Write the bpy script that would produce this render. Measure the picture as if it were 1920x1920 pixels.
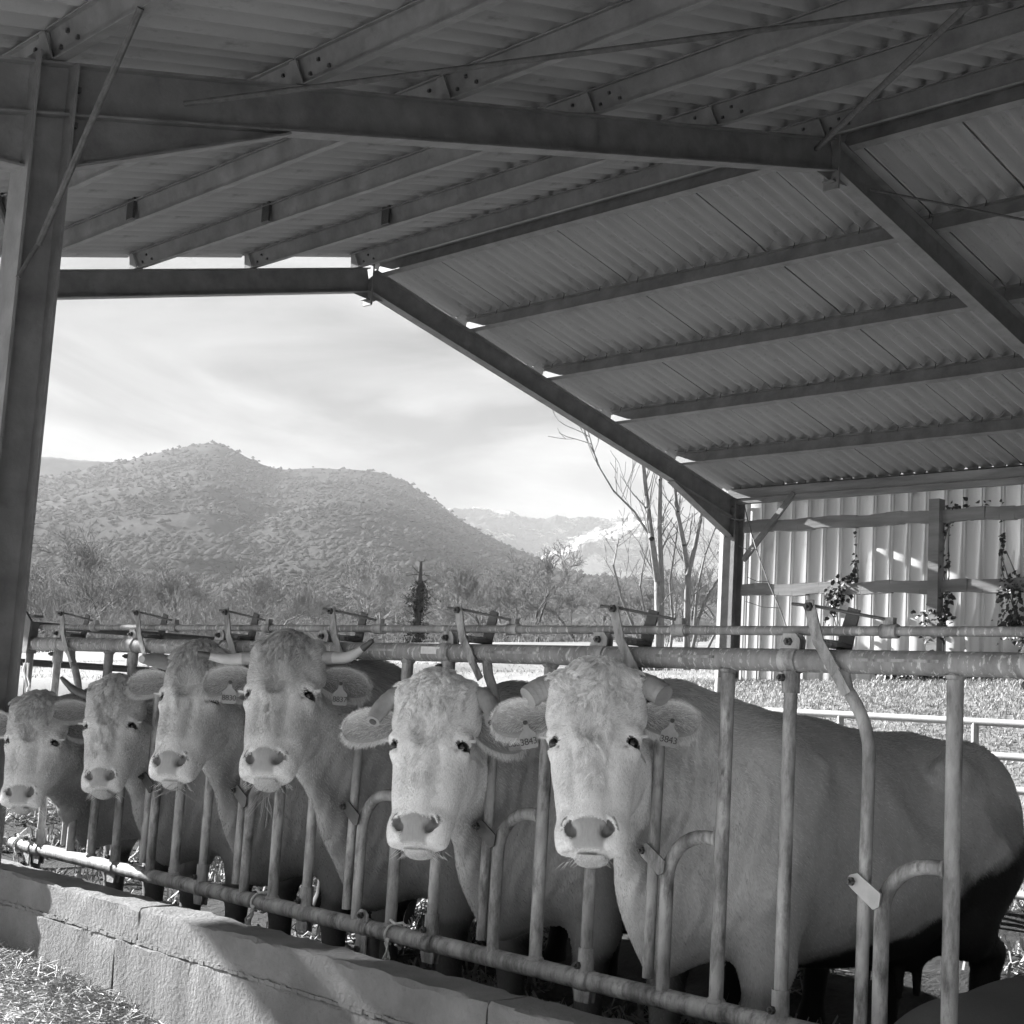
import bpy, math, random, os
import numpy as np
from mathutils import Vector, Matrix, Quaternion
try:
    import openvdb as vdb
except ImportError:
    import pyopenvdb as vdb

random.seed(7)
RNG = np.random.default_rng(7)
scene = bpy.context.scene
for _o in list(bpy.data.objects):
    bpy.data.objects.remove(_o, do_unlink=True)
COL = scene.collection
rad = math.radians

# ---------------------------------------------------------------- camera
CAM = np.array([-3.478, 0.0, 1.28])
_F = Vector((0.680, 0.722, 0.129)).normalized()
YAW, PITCH, ROLL = 0.8153, 0.1290, 0.0579
F = Vector((math.cos(YAW) * math.cos(PITCH), math.sin(YAW) * math.cos(PITCH), math.sin(PITCH)))
R0 = Vector((math.sin(YAW), -math.cos(YAW), 0))
U0 = R0.cross(F)
R = R0 * math.cos(ROLL) + U0 * math.sin(ROLL)
U = U0 * math.cos(ROLL) - R0 * math.sin(ROLL)
cam_data = bpy.data.cameras.new('camera')
cam_data.sensor_width = 36.0
cam_data.lens = 36.0 * 2784.05 / 1920.0
cam_data.clip_start = 0.05
cam_data.clip_end = 60000
camera = bpy.data.objects.new('camera', cam_data)
COL.objects.link(camera)
camera.matrix_world = Matrix(((R.x, U.x, -F.x, CAM[0]), (R.y, U.y, -F.y, CAM[1]),
                              (R.z, U.z, -F.z, CAM[2]), (0, 0, 0, 1)))
scene.camera = camera
FWD = Vector((math.cos(YAW), math.sin(YAW), 0))      # horizontal view direction

# ---------------------------------------------------------------- light
SUN_TO = Vector((-1.0, 5.0, 2.0)).normalized()      # direction towards the sun
SUN_EL = math.asin(SUN_TO.z)
sun_data = bpy.data.lights.new('sun', 'SUN')
sun_data.energy = 5.0
sun_data.angle = rad(0.53)
sun_data.color = (1, 1, 1)
sun = bpy.data.objects.new('sun', sun_data)
COL.objects.link(sun)
sun.rotation_euler = SUN_TO.to_track_quat('Z', 'Y').to_euler()
sun.location = (-10, 30, 20)

world = bpy.data.worlds.new('World')
scene.world = world
world.use_nodes = True
wn, wl = world.node_tree.nodes, world.node_tree.links
wn.clear()
w_out = wn.new('ShaderNodeOutputWorld')
w_bg = wn.new('ShaderNodeBackground')
w_bg.inputs['Strength'].default_value = 0.05
w_sky = wn.new('ShaderNodeTexSky')
w_sky.sky_type = 'NISHITA'
w_sky.sun_disc = False
w_sky.sun_elevation = SUN_EL
w_sky.sun_rotation = math.atan2(SUN_TO.x, SUN_TO.y)
w_sky.air_density = 1.0
w_sky.dust_density = 1.6
w_bw = wn.new('ShaderNodeRGBToBW')                    # the photograph is black and white
wl.new(w_sky.outputs[0], w_bw.inputs[0])
# thin streaky cirrus over the whole sky
w_tc = wn.new('ShaderNodeTexCoord')
w_map = wn.new('ShaderNodeMapping')
w_map.inputs['Rotation'].default_value = (0, rad(4), rad(-40))
w_map.inputs['Scale'].default_value = (2.4, 2.4, 10.0)
wl.new(w_tc.outputs['Generated'], w_map.inputs[0])
w_no = wn.new('ShaderNodeTexNoise')
w_no.inputs['Scale'].default_value = 1.25
w_no.inputs['Detail'].default_value = 9
w_no.inputs['Roughness'].default_value = 0.55
w_no.inputs['Distortion'].default_value = 0.7
wl.new(w_map.outputs[0], w_no.inputs['Vector'])
w_ramp = wn.new('ShaderNodeMapRange')
w_ramp.inputs['From Min'].default_value = 0.43
w_ramp.inputs['From Max'].default_value = 0.63
w_ramp.inputs['To Min'].default_value = 0.0
w_ramp.inputs['To Max'].default_value = 1.0
wl.new(w_no.outputs[0], w_ramp.inputs['Value'])
w_mixc = wn.new('ShaderNodeMix')                      # sky luminance -> cloud luminance
w_mixc.data_type = 'FLOAT'
SKY_A = w_mixc.inputs[2]; SKY_B = w_mixc.inputs[3]
w_scale = wn.new('ShaderNodeMath'); w_scale.operation = 'MULTIPLY_ADD'
w_scale.inputs[1].default_value = 0.112; w_scale.inputs[2].default_value = .5
wl.new(w_bw.outputs[0], w_scale.inputs[0])
w_cl = wn.new('ShaderNodeMath'); w_cl.operation = 'MULTIPLY_ADD'
w_cl.inputs[1].default_value = 0.165; w_cl.inputs[2].default_value = 1.8
wl.new(w_bw.outputs[0], w_cl.inputs[0])
wl.new(w_ramp.outputs[0], w_mixc.inputs[0])
wl.new(w_scale.outputs[0], SKY_A)
wl.new(w_cl.outputs[0], SKY_B)
wl.new(w_mixc.outputs[0], w_bg.inputs['Color'])
wl.new(w_bg.outputs[0], w_out.inputs['Surface'])

vs = scene.view_settings
vs.view_transform = 'Standard'
vs.look = 'None'
vs.exposure = 2.25
vs.gamma = 1.0
vs.use_curve_mapping = False
scene.cycles.use_denoising = True
scene.cycles.max_bounces = 6
scene.cycles.use_adaptive_sampling = True
scene.cycles.adaptive_threshold = 0.02
scene.cycles.diffuse_bounces = 4
scene.cycles.glossy_bounces = 3
scene.cycles.transmission_bounces = 3
scene.cycles.volume_bounces = 1
scene.cycles.caustics_reflective = False
scene.cycles.caustics_refractive = False
scene.cycles.sample_clamp_indirect = 6.0

# ---------------------------------------------------------------- helpers
def tag(o, label=None, cat=None, group=None, kind=None):
    if label: o['label'] = label
    if cat: o['category'] = cat
    if group: o['group'] = group
    if kind: o['kind'] = kind
    return o

def empty(name, loc=(0, 0, 0), label=None, cat=None, group=None):
    o = bpy.data.objects.new(name, None)
    o.empty_display_size = 0.2
    COL.objects.link(o)
    o.location = loc
    return tag(o, label, cat, group)

def place(name, me, parent=None, loc=None, rot=None, scale=None):
    o = bpy.data.objects.new(name, me)
    COL.objects.link(o)
    if parent is not None:
        o.parent = parent
        # parts are modelled in world coordinates unless a location is given
        if loc is None:
            o.matrix_parent_inverse = Matrix.Translation(parent.location).inverted() if parent.parent is None else \
                (Matrix.Translation(parent.parent.location)).inverted() if False else Matrix.Translation(world_loc(parent)).inverted()
    if loc is not None:
        o.location = loc
    if rot is not None:
        o.rotation_euler = rot
    if scale is not None:
        o.scale = scale
    return o

def world_loc(o):
    v = Vector(o.location)
    if o.parent is not None:
        v = world_loc(o.parent) + o.matrix_parent_inverse.translation + v
    return v

def np_mesh(name, V, faces, mat=None, smooth=False, sharp=None, attrs=None):
    """V (n,3); faces: list of arrays, each (m,k)"""
    me = bpy.data.meshes.new(name)
    V = np.asarray(V, np.float32)
    fl = [np.asarray(f, np.int32) for f in faces if len(f)]
    loops = np.concatenate([f.ravel() for f in fl])
    sizes = np.concatenate([np.full(len(f), f.shape[1], np.int32) for f in fl])
    starts = np.concatenate([[0], np.cumsum(sizes)[:-1]]).astype(np.int32)
    me.vertices.add(len(V)); me.vertices.foreach_set('co', V.ravel())
    me.loops.add(len(loops)); me.loops.foreach_set('vertex_index', loops)
    me.polygons.add(len(sizes)); me.polygons.foreach_set('loop_start', starts)
    try:
        me.polygons.foreach_set('loop_total', sizes)
    except Exception:
        pass
    if attrs:
        for k, a in attrs.items():
            at = me.attributes.new(k, 'FLOAT', 'POINT')
            at.data.foreach_set('value', np.asarray(a, np.float32))
    me.update(calc_edges=True)
    me.validate()
    if smooth:
        me.polygons.foreach_set('use_smooth', np.ones(len(me.polygons), bool))
        if sharp:
            me.set_sharp_from_angle(angle=rad(sharp))
    if mat is not None:
        me.materials.append(mat)
    return me

class MB:
    """collects shapes into one mesh"""
    def __init__(s):
        s.v = []; s.f = []; s.n = 0
    def add(s, V, Fs):
        V = np.asarray(V, float)
        s.v.append(V)
        for f in Fs:
            s.f.append([i + s.n for i in f])
        s.n += len(V)
        return s
    def box(s, c, size, rot=None, taper=None):
        hx, hy, hz = [a / 2 for a in size]
        P = np.array([(x, y, z) for z in (-hz, hz) for y in (-hy, hy) for x in (-hx, hx)], float)
        if rot is not None:
            P = P @ np.array(rot).T
        P = P + np.array(c)
        return s.add(P, [(0, 2, 3, 1), (4, 5, 7, 6), (0, 1, 5, 4), (2, 6, 7, 3), (0, 4, 6, 2), (1, 3, 7, 5)])
    def beam(s, a, b, w, h, up=(0, 0, 1)):
        """box along a-b: w sideways, h along up"""
        a = Vector(a); b = Vector(b); d = (b - a).normalized()
        u = Vector(up); sd = d.cross(u).normalized(); u = sd.cross(d)
        Rm = Matrix((d, sd, u)).transposed()
        return s.box((a + b) / 2, ((b - a).length, w, h), np.array(Rm))
    def ibeam(s, a, b, depth, width, tf, tw, up=(0, 0, 1)):
        a = Vector(a); b = Vector(b); d = (b - a).normalized()
        sd = d.cross(Vector(up)).normalized(); u = sd.cross(d)
        h, w = depth / 2, width / 2
        prof = [(-w, -h), (w, -h), (w, -h + tf), (tw / 2, -h + tf), (tw / 2, h - tf), (w, h - tf), (w, h), (-w, h),
                (-w, h - tf), (-tw / 2, h - tf), (-tw / 2, -h + tf), (-w, -h + tf)]
        P = [a + sd * x + u * y for x, y in prof] + [b + sd * x + u * y for x, y in prof]
        n = len(prof)
        fs = [(i, (i + 1) % n, n + (i + 1) % n, n + i) for i in range(n)]
        for o, fl in ((0, 1), (n, 0)):
            for q in ((0, 1, 2, 11), (3, 4, 9, 10), (5, 6, 7, 8)):
                q = [o + i for i in q]
                fs.append(q[::-1] if fl else q)
        return s.add([tuple(p) for p in P], fs)
    def tube(s, pts, r, n=10, cap=True, flat=None):
        pts = [Vector(p) for p in pts]
        m = len(pts)
        rs = r if hasattr(r, '__len__') else [r] * m
        V = []; prev = None
        for i, p in enumerate(pts):
            t = (pts[min(i + 1, m - 1)] - pts[max(i - 1, 0)]).normalized()
            if prev is None:
                a = Vector((0, 0, 1)) if abs(t.z) < .9 else Vector((1, 0, 0))
                u = t.cross(a).normalized()
            else:
                u = (prev - t * prev.dot(t)).normalized()
            prev = u; w = t.cross(u)
            for k in range(n):
                a = 2 * math.pi * k / n
                V.append(tuple(p + (u * math.cos(a) + w * math.sin(a)) * rs[i]))
        fs = []
        for i in range(m - 1):
            for k in range(n):
                fs.append((i * n + k, i * n + (k + 1) % n, (i + 1) * n + (k + 1) % n, (i + 1) * n + k))
        if cap:
            fs.append(tuple(range(n))[::-1]); fs.append(tuple((m - 1) * n + k for k in range(n)))
        return s.add(V, fs)
    def plate(s, outline, origin, ax, ay, thick):
        """flat polygon (2-D outline in axes ax, ay) with thickness"""
        ax = Vector(ax).normalized(); ay = Vector(ay).normalized(); nz = ax.cross(ay)
        o = Vector(origin); n = len(outline)
        P = [tuple(o + ax * x + ay * y - nz * thick / 2) for x, y in outline] + \
            [tuple(o + ax * x + ay * y + nz * thick / 2) for x, y in outline]
        fs = [tuple(range(n))[::-1], tuple(range(n, 2 * n))] + [(i, (i + 1) % n, n + (i + 1) % n, n + i) for i in range(n)]
        return s.add(P, fs)
    def mesh(s, name, mat=None, smooth=None):
        me = bpy.data.meshes.new(name)
        me.from_pydata(np.concatenate(s.v).tolist(), [], s.f)
        me.update()
        if smooth:
            me.polygons.foreach_set('use_smooth', np.ones(len(me.polygons), bool))
            me.set_sharp_from_angle(angle=rad(smooth))
        if mat is not None:
            me.materials.append(mat)
        return me
    def build(s, name, mat, parent=None, smooth=40, loc=None):
        return place(name, s.mesh(name, mat, smooth), parent, loc)

# ---------------------------------------------------------------- materials (all grey: the photograph is black and white)
def mat(name, base, rough=0.8, vary=0.0, scale=8.0, bump=0.0, bscale=60.0, metal=0.0, stretch=(1, 1, 1), detail=5, spec=0.4,
        dark=None, dscale=3.0, dth=(0.5, 0.7), attr=None, coord='Object', bstretch=(1, 1, 1), bdist=0.01):
    m = bpy.data.materials.new(name); m.use_nodes = True
    n, l = m.node_tree.nodes, m.node_tree.links
    b = n['Principled BSDF']
    b.inputs['Roughness'].default_value = rough
    b.inputs['Metallic'].default_value = metal
    b.inputs['Specular IOR Level'].default_value = spec
    tc = n.new('ShaderNodeTexCoord')
    def noise(sc, st, det=detail, rg=0.6):
        mp = n.new('ShaderNodeMapping'); mp.inputs['Scale'].default_value = st
        l.new(tc.outputs[coord], mp.inputs[0])
        t = n.new('ShaderNodeTexNoise'); t.inputs['Scale'].default_value = sc; t.inputs['Detail'].default_value = det
        t.inputs['Roughness'].default_value = rg
        l.new(mp.outputs[0], t.inputs['Vector'])
        return t.outputs[0]
    cur = None
    if attr:
        a = n.new('ShaderNodeAttribute'); a.attribute_name = attr
        cur = a.outputs['Fac']
    else:
        v = n.new('ShaderNodeValue'); v.outputs[0].default_value = base
        cur = v.outputs[0]
    if vary:
        t = noise(scale, stretch)
        mr = n.new('ShaderNodeMapRange')
        mr.inputs['From Min'].default_value = 0.25; mr.inputs['From Max'].default_value = 0.75
        mr.inputs['To Min'].default_value = 1 - vary; mr.inputs['To Max'].default_value = 1 + vary
        l.new(t, mr.inputs[0])
        mu = n.new('ShaderNodeMath'); mu.operation = 'MULTIPLY'
        l.new(cur, mu.inputs[0]); l.new(mr.outputs[0], mu.inputs[1]); cur = mu.outputs[0]
    if dark is not None:
        t = noise(dscale, stretch, 8, .7)
        mr = n.new('ShaderNodeMapRange')
        mr.inputs['From Min'].default_value = dth[0]; mr.inputs['From Max'].default_value = dth[1]
        mr.inputs['To Min'].default_value = 0; mr.inputs['To Max'].default_value = 1
        l.new(t, mr.inputs[0])
        mx = n.new('ShaderNodeMix'); mx.data_type = 'FLOAT'
        l.new(mr.outputs[0], mx.inputs[0]); l.new(cur, mx.inputs[2]); mx.inputs[3].default_value = dark
        cur = mx.outputs[0]
    l.new(cur, b.inputs['Base Color'])
    if bump:
        t = noise(bscale, bstretch, 6, .65)
        bp = n.new('ShaderNodeBump'); bp.inputs['Strength'].default_value = bump; bp.inputs['Distance'].default_value = bdist
        l.new(t, bp.inputs['Height']); l.new(bp.outputs[0], b.inputs['Normal'])
    return m

M = {}
M['steel_dark'] = mat('painted_steel', 0.16, .62, .35, 5, .25, 50, dark=.11, dscale=6, dth=(.55, .75))
M['steel_edge'] = M['steel_dark']
M['sheet'] = mat('fibre_cement', 0.30, .9, .12, 6, .15, 60, dark=.19, dscale=12, dth=(.56, .72), stretch=(.35, 1, 1))
M['rod'] = mat('rusty_rod', 0.08, .8, .4, 25, .4, 90)
M['galv'] = mat('galvanised_tube', 0.34, .62, .55, 16, .45, 80, metal=.12, stretch=(1, 1, .3), dark=.10, dscale=24, dth=(.47, .66), bdist=.007)
M['galv_dirty'] = mat('dirty_galvanised_tube', 0.24, .7, .4, 14, .5, 60, metal=.1, dark=.55, dscale=42, dth=(.55, .62), stretch=(1, 1.6, .45), bdist=.006)
M['galv_dark'] = mat('dark_bracket_steel', 0.10, .55, .3, 20, .2, 80, metal=.3)
M['plate_light'] = mat('zinc_plate', 0.42, .45, .2, 20, .1, 90, metal=.2)
M['bolt'] = mat('bolt_steel', 0.07, .5, .3, 50, .2, 100, metal=.3)
M['concrete'] = mat('concrete_block', 0.205, .95, .3, 5, .9, 55, dark=.18, dscale=7, dth=(.5, .75), bdist=.012)
M['mortar'] = mat('mortar', 0.22, .95, .35, 30, .8, 90)
M['cladding'] = mat('coated_sheet_steel', 0.74, .5, .10, 1.5, .05, 30, stretch=(1, 1, .15))
M['cladding_rib'] = mat('coated_sheet_rib', 0.60, .6, .15, 3, .05, 30, stretch=(1, 1, .15))
def translucent(m, f, base):
    n, l = m.node_tree.nodes, m.node_tree.links
    b = n['Principled BSDF']; t = n.new('ShaderNodeBsdfTranslucent'); t.inputs[0].default_value = (base, base, base, 1)
    x = n.new('ShaderNodeMixShader'); x.inputs[0].default_value = f
    l.new(b.outputs[0], x.inputs[1]); l.new(t.outputs[0], x.inputs[2]); l.new(x.outputs[0], n['Material Output'].inputs['Surface'])
translucent(M['cladding'], .45, .85); translucent(M['cladding_rib'], .45, .8)      # thin pale wall sheets let some daylight through
M['gable'] = mat('dull_sheet_steel', .42, .7, .15, 3)  # sheet of the added near end wall
M['wood'] = mat('weathered_timber', 0.22, .9, .45, 6, .7, 30, stretch=(1, .12, 1), bstretch=(1, .1, 1))
M['bark'] = mat('grey_bark', 0.20, .9, .35, 12, .5, 30, stretch=(1, 1, .3))
M['bark_dark'] = mat('dark_bark', 0.075, .95, .35, 6, .5, 20, stretch=(1, 1, .3))
M['twigs'] = mat('far_twigs', 0.21, .95, .35, .4)
M['twigs_dark'] = mat('dark_twigs', 0.16, .95, .3, .4)
M['ivy'] = mat('ivy_leaf', 0.07, .45, .45, 30, .1, 60, spec=.4)
M['ivy_far'] = mat('far_ivy_leaf', 0.05, .8, .4, 3, spec=.1)
M['grass'] = mat('winter_grass_blade', 0.40, .8, .4, 1.5, 0, coord='Generated')
M['straw'] = mat('straw', 0.34, .7, .35, 9)
M['bedding'] = mat('trodden_bedding', 0.03, .95, .5, 5, .8, 25, bdist=.05)
M['alley'] = mat('strewn_concrete', 0.55, .95, .3, 3, .6, 40)
M['string'] = mat('baler_twine', 0.62, .8, .15, 60, .4, 200)
M['rubber'] = mat('black_plastic', 0.015, .35)
M['white'] = mat('printed_label', 0.6, .6, .2, 40)
M['horn'] = mat('horn', 0.30, .42, .35, 9, .35, 60, dark=.12, dscale=9, dth=(.55, .8))
M['horn_pale'] = mat('pale_horn', 0.42, .4, .25, 14, .3, 60)
M['horn_tip'] = mat('dark_horn_tip', 0.07, .35, .3, 20)
M['eye'] = mat('eye', 0.006, .06, spec=.6)
M['tagm'] = mat('ear_tag_plastic', 0.22, .5, .12, 60)
M['ink'] = mat('tag_ink', 0.03, .6)
M['gate'] = mat('pale_gate_tube', 0.55, .45, .15, 10, .1, 60, metal=.1)
M['hoof'] = mat('hoof', 0.05, .6, .3, 20)
# ================================================================ terrain, hills
def ground_z(x, y):
    """barn floor is level; the pasture rises behind and to the right of the barn"""
    x = np.asarray(x, float); y = np.asarray(y, float)
    fw = (x - CAM[0]) * FWD.x + (y - CAM[1]) * FWD.y
    rt = (x - CAM[0]) * FWD.y - (y - CAM[1]) * FWD.x
    d = np.hypot(fw, rt)
    plane = 1.28 - .55 * np.exp(-d / 60) + .0415 * fw + .0779 * rt
    far = np.clip(d, 0, 220)
    plane = np.where(d > 220, 1.28 + (.0415 * fw + .0779 * rt) / np.maximum(d, 1) * 220, plane)
    rise = np.maximum(sstep0(6.0, 12.6, x) * .92, sstep0(12.2, 20, y))
    left = sstep0(-60, -8, x)
    z = plane * rise * left + (1 - rise) * 0.0 * left
    z = z + .05 * np.sin(x * .9 + y * .5) * rise * np.exp(-d / 80) + .25 * np.sin(x * .11 + 1) * np.sin(y * .09) * sstep0(20, 60, d)
    return z
def sstep0(a, b, x):
    t = np.clip((np.asarray(x, float) - a) / (b - a), 0, 1)
    return t * t * (3 - 2 * t)

def axis_pts(lo, hi, fine_lo, fine_hi, fine, n_out):
    a = np.arange(fine_lo, fine_hi + 1e-6, fine)
    k = np.linspace(0, 1, n_out)[1:]
    up = fine_hi + (hi - fine_hi) * k ** 2.6
    dn = fine_lo - (fine_lo - lo) * k ** 2.6
    return np.concatenate([dn[::-1], a, up])

def build_ground():
    xs = axis_pts(-9000, 14000, -8, 40, .5, 46)
    ys = axis_pts(-9000, 14000, -8, 46, .5, 46)
    X, Y = np.meshgrid(xs, ys, indexing='ij')
    Z = ground_z(X, Y)
    V = np.stack([X, Y, Z], -1).reshape(-1, 3)
    nx, ny = len(xs), len(ys)
    I = (np.arange(nx - 1)[:, None] * ny + np.arange(ny - 1)[None, :]).ravel()
    Q = np.stack([I, I + ny, I + ny + 1, I + 1], 1)
    m = mat('pasture', .25, .95, .45, .35, .5, 22.0, dark=.20, dscale=.9, dth=(.48, .7), bdist=.03)
    o = place('ground', np_mesh('ground', V, [Q], m, True))
    tag(o, kind='structure')
    return o
build_ground()

# bedding inside the pen and feed alley strip, each a sheet a little above the ground
def sheet(name, x0, x1, y0, y1, z, m, n=60, amp=0.02, f=None):
    xs = np.linspace(x0, x1, n); ys = np.linspace(y0, y1, n)
    X, Y = np.meshgrid(xs, ys, indexing='ij')
    Z = z + amp * (np.sin(X * 5.1 + Y * 2.3) * np.sin(Y * 4.3 - X) + .5 * np.sin(X * 13 + 1) * np.sin(Y * 11))
    if f is not None: Z = Z + f(X, Y)
    V = np.stack([X, Y, Z], -1).reshape(-1, 3)
    I = (np.arange(n - 1)[:, None] * n + np.arange(n - 1)[None, :]).ravel()
    Q = np.stack([I, I + n, I + n + 1, I + 1], 1)
    return place(name, np_mesh(name, V, [Q], m, True))
bedding_h = lambda X, Y: .10 * sstep0(1.2, 3.0, X) * (1 + .5 * np.sin(X * 1.7 + Y * .8))
tag(sheet('pen_floor', -.28, 5.9, -3, 12.4, .035, M['bedding'], 90, .018, bedding_h), kind='structure')
tag(sheet('feed_alley', -4.4, -.47, -4, 14, .03, M['alley'], 60, .004), kind='structure')
tag(sheet('farmyard', -60, -4.41, -40, 60, .022, M['alley'], 40, .004), kind='structure')

def strands(name, n, area, zf, length, width, m, tilt=.35, seed=1, dens=None, mask=None):
    """loose straw: bent ribbons of three quads"""
    r = np.random.default_rng(seed)
    if dens is None:
        x0, x1, y0, y1 = area
        x = r.uniform(x0, x1, n); y = r.uniform(y0, y1, n)
    else:
        x, y = dens(r, n); n = len(x)
    a = r.uniform(0, 2 * np.pi, n); el = np.abs(r.normal(0, tilt, n)) * np.sign(r.normal(size=n))
    L = length * r.uniform(.4, 1.3, n); W = width * r.uniform(.6, 1.4, n)
    z = zf(x, y) + np.abs(r.normal(0, .012, n)) + .5 * L * np.abs(np.sin(el)) * .8
    d = np.stack([np.cos(a) * np.cos(el), np.sin(a) * np.cos(el), np.sin(el)], 1)
    roll = r.uniform(-1, 1, n)
    s = np.stack([-np.sin(a), np.cos(a), roll], 1); s /= np.linalg.norm(s, axis=1, keepdims=True)
    bend = r.normal(0, .12, n)
    c = np.stack([x, y, z], 1)
    V = []
    for t in (-.5, -.17, .17, .5):
        p = c + d * (L * t)[:, None] + np.array([0, 0, 1]) * (bend * L * (.25 - t * t))[:, None]
        p = p + s * (bend * L * (.25 - t * t) * 1.5)[:, None]
        V += [p - s * (W / 2)[:, None], p + s * (W / 2)[:, None]]
    V = np.stack(V, 1).reshape(-1, 3)
    b = np.arange(n)[:, None] * 8
    Q = np.concatenate([b + np.array([k, k + 1, k + 3, k + 2]) for k in (0, 2, 4)])
    return place(name, np_mesh(name, V, [Q], m, False))
zb = lambda x, y: .05 + bedding_h(x, y)
def dn_bed(r, n):
    x = r.uniform(0, 5.6, 4 * n); y = r.uniform(1.2, 12.2, 4 * n)
    w = np.sin(x * 3.1 + 1.3 * np.sin(y * 2.2)) * np.sin(y * 2.7 + x) + .35 * np.sin(x * 9 + y * 7)
    k = np.where(w > .25)[0][:n]
    return x[k], y[k]
o = strands('bedding_straw', 17000, None, zb, .10, .011, M['straw'], .7, 3, dens=dn_bed)
tag(o, 'loose straw bedding trodden into the pen floor behind the cows', 'straw', kind='stuff')
def dn_alley(r, n):
    y = r.uniform(3.4, 8.0, n); w = np.abs(r.normal(0, .42, n)); return -.49 - w, y
o = strands('alley_hay', 22000, None, lambda x, y: .035 + .10 * np.exp(-((x + .75) / .45) ** 2) * sstep0(4.6, 5.6, y), .07, .003, M['straw'], .22, 4, dens=dn_alley)
tag(o, 'scattered hay lying in the feed alley against the concrete kerb', 'hay', kind='stuff')

# ---- polar terrain for hills: ridge given as (image column, elevation) pairs, real distance and size
PXF = 2784.05
def ridge_elev(px, py):
    """horizontal angle to the right of the view axis and elevation for a photo position"""
    d = F + R * ((px - 960) / PXF) - U * ((py - 960) / PXF)
    fw = d.dot(FWD); rt = d.dot(Vector((FWD.y, -FWD.x, 0)))
    return math.atan2(rt, fw), math.atan2(d.z, math.hypot(fw, rt))

def hill(name, ridge, d_near, d_ridge, d_far, m, amp, freq, cols=420, rows=110, el_base=.035, seed=3, canopy=0.0, power=1.15, spur=None, woods=0):
    A = np.array([ridge_elev(*q) for q in ridge]); A = A[np.argsort(A[:, 0])]
    az = np.linspace(A[0, 0], A[-1, 0], cols)
    # smooth interpolation of the skyline
    el = np.interp(az, A[:, 0], A[:, 1])
    k = np.ones(9) / 9; el = np.convolve(np.pad(el, 4, mode='edge'), k, 'valid')
    fade = sstep0(az[0], az[0] + .12, az) * (1 - sstep0(az[-1] - .12, az[-1], az))
    t = np.concatenate([np.linspace(0, 1, rows), 1 + np.linspace(.04, .6, 16)])
    D = np.where(t <= 1, d_near + (d_ridge - d_near) * t, d_ridge + (d_far - d_ridge) * (t - 1) / .6)
    AZ, TT = np.meshgrid(az, t, indexing='ij'); DD = np.tile(D, (cols, 1)); EL = np.tile(el[:, None], (1, len(t)))
    zr = d_ridge * np.tan(EL); zb_ = d_near * math.tan(el_base) * 0 + 4
    hgt = np.where(TT <= 1, zb_ + (zr - zb_) * np.clip(TT, 0, 1) ** power, zr * (1 - (TT - 1) * 1.1))
    X = CAM[0] + DD * (np.cos(AZ) * FWD.x + np.sin(AZ) * FWD.y); Y = CAM[1] + DD * (np.cos(AZ) * FWD.y - np.sin(AZ) * FWD.x)
    P = np.stack([X, Y, np.zeros_like(X)], -1).reshape(-1, 3)
    n1 = fbm0(P, freq, seed).reshape(X.shape); n2 = fbm0(P, freq * 3.1, seed + 1).reshape(X.shape)
    env = np.sin(np.pi * np.clip(TT, 0, 1)) ** .7
    Z = hgt + amp * env * (np.abs(n1) * -1.4 + .6 + .4 * n2)
    if canopy:
        n3 = np.random.default_rng(seed).random(X.shape)
        n3 = sum(np.roll(n3, k, 0) for k in range(5)) / 5 * 1.6 - .3
        Z = Z + canopy * (n3 - .5) * 2 * np.where(TT > .02, 1, 0)
    if spur: Z = Z + spur(AZ, TT, DD)
    V = np.stack([X, Y, Z], -1).reshape(-1, 3)
    n = len(t)
    I = (np.arange(cols - 1)[:, None] * n + np.arange(n - 1)[None, :]).ravel()
    Q = np.stack([I, I + 1, I + n + 1, I + n], 1)
    o = place(name, np_mesh(name, V, [Q], m, True)); tag(o, kind='structure')
    if woods:   # tree crowns standing on the slope, small faceted clumps
        r = np.random.default_rng(seed + 40)
        ok = np.where((TT.ravel() > .03) & (TT.ravel() < 1.03))[0]
        dens_ = .35 + .65 * (fbm0(V[ok], .012, seed + 3) > -.15)
        ok = ok[r.random(len(ok)) < dens_]
        c = V[r.choice(ok, woods)] + r.normal(0, 4, (woods, 3)) * np.array([1, 1, .2])
        rad_ = r.uniform(2.0, 4.6, woods)[:, None] * (.6 + .4 * d_ridge / 2300)
        base = np.array([(1, 0, .1), (.31, .95, 0), (-.81, .59, .15), (-.81, -.59, 0), (.31, -.95, .1), (0, 0, .95), (0, 0, -.5)])
        VV = c[:, None, :] + base[None] * rad_[:, None, :] * r.uniform(.7, 1.3, (woods, 7, 1)) 
        k = np.arange(woods)[:, None] * 7
        T_ = np.concatenate([k + np.array(q) for q in [(i, (i + 1) % 5, 5) for i in range(5)]])
        w_ = place('woodland', np_mesh('woodland', VV.reshape(-1, 3), [T_], woodm, True), o)
        tag(w_, kind='stuff')
    return o
def fbm0(P, scale, seed=0):
    r = np.random.default_rng(seed); o = np.zeros(len(P)); amp = 1.0; tot = 0
    for octv in range(5):
        for _ in range(3):
            k = r.normal(size=3); k[2] = 0; k *= scale * (2 ** octv) / np.linalg.norm(k)
            o += amp * np.sin(P @ k + r.uniform(0, 6.28))
        tot += amp * 1.4; amp *= .5
    return o / tot

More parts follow.
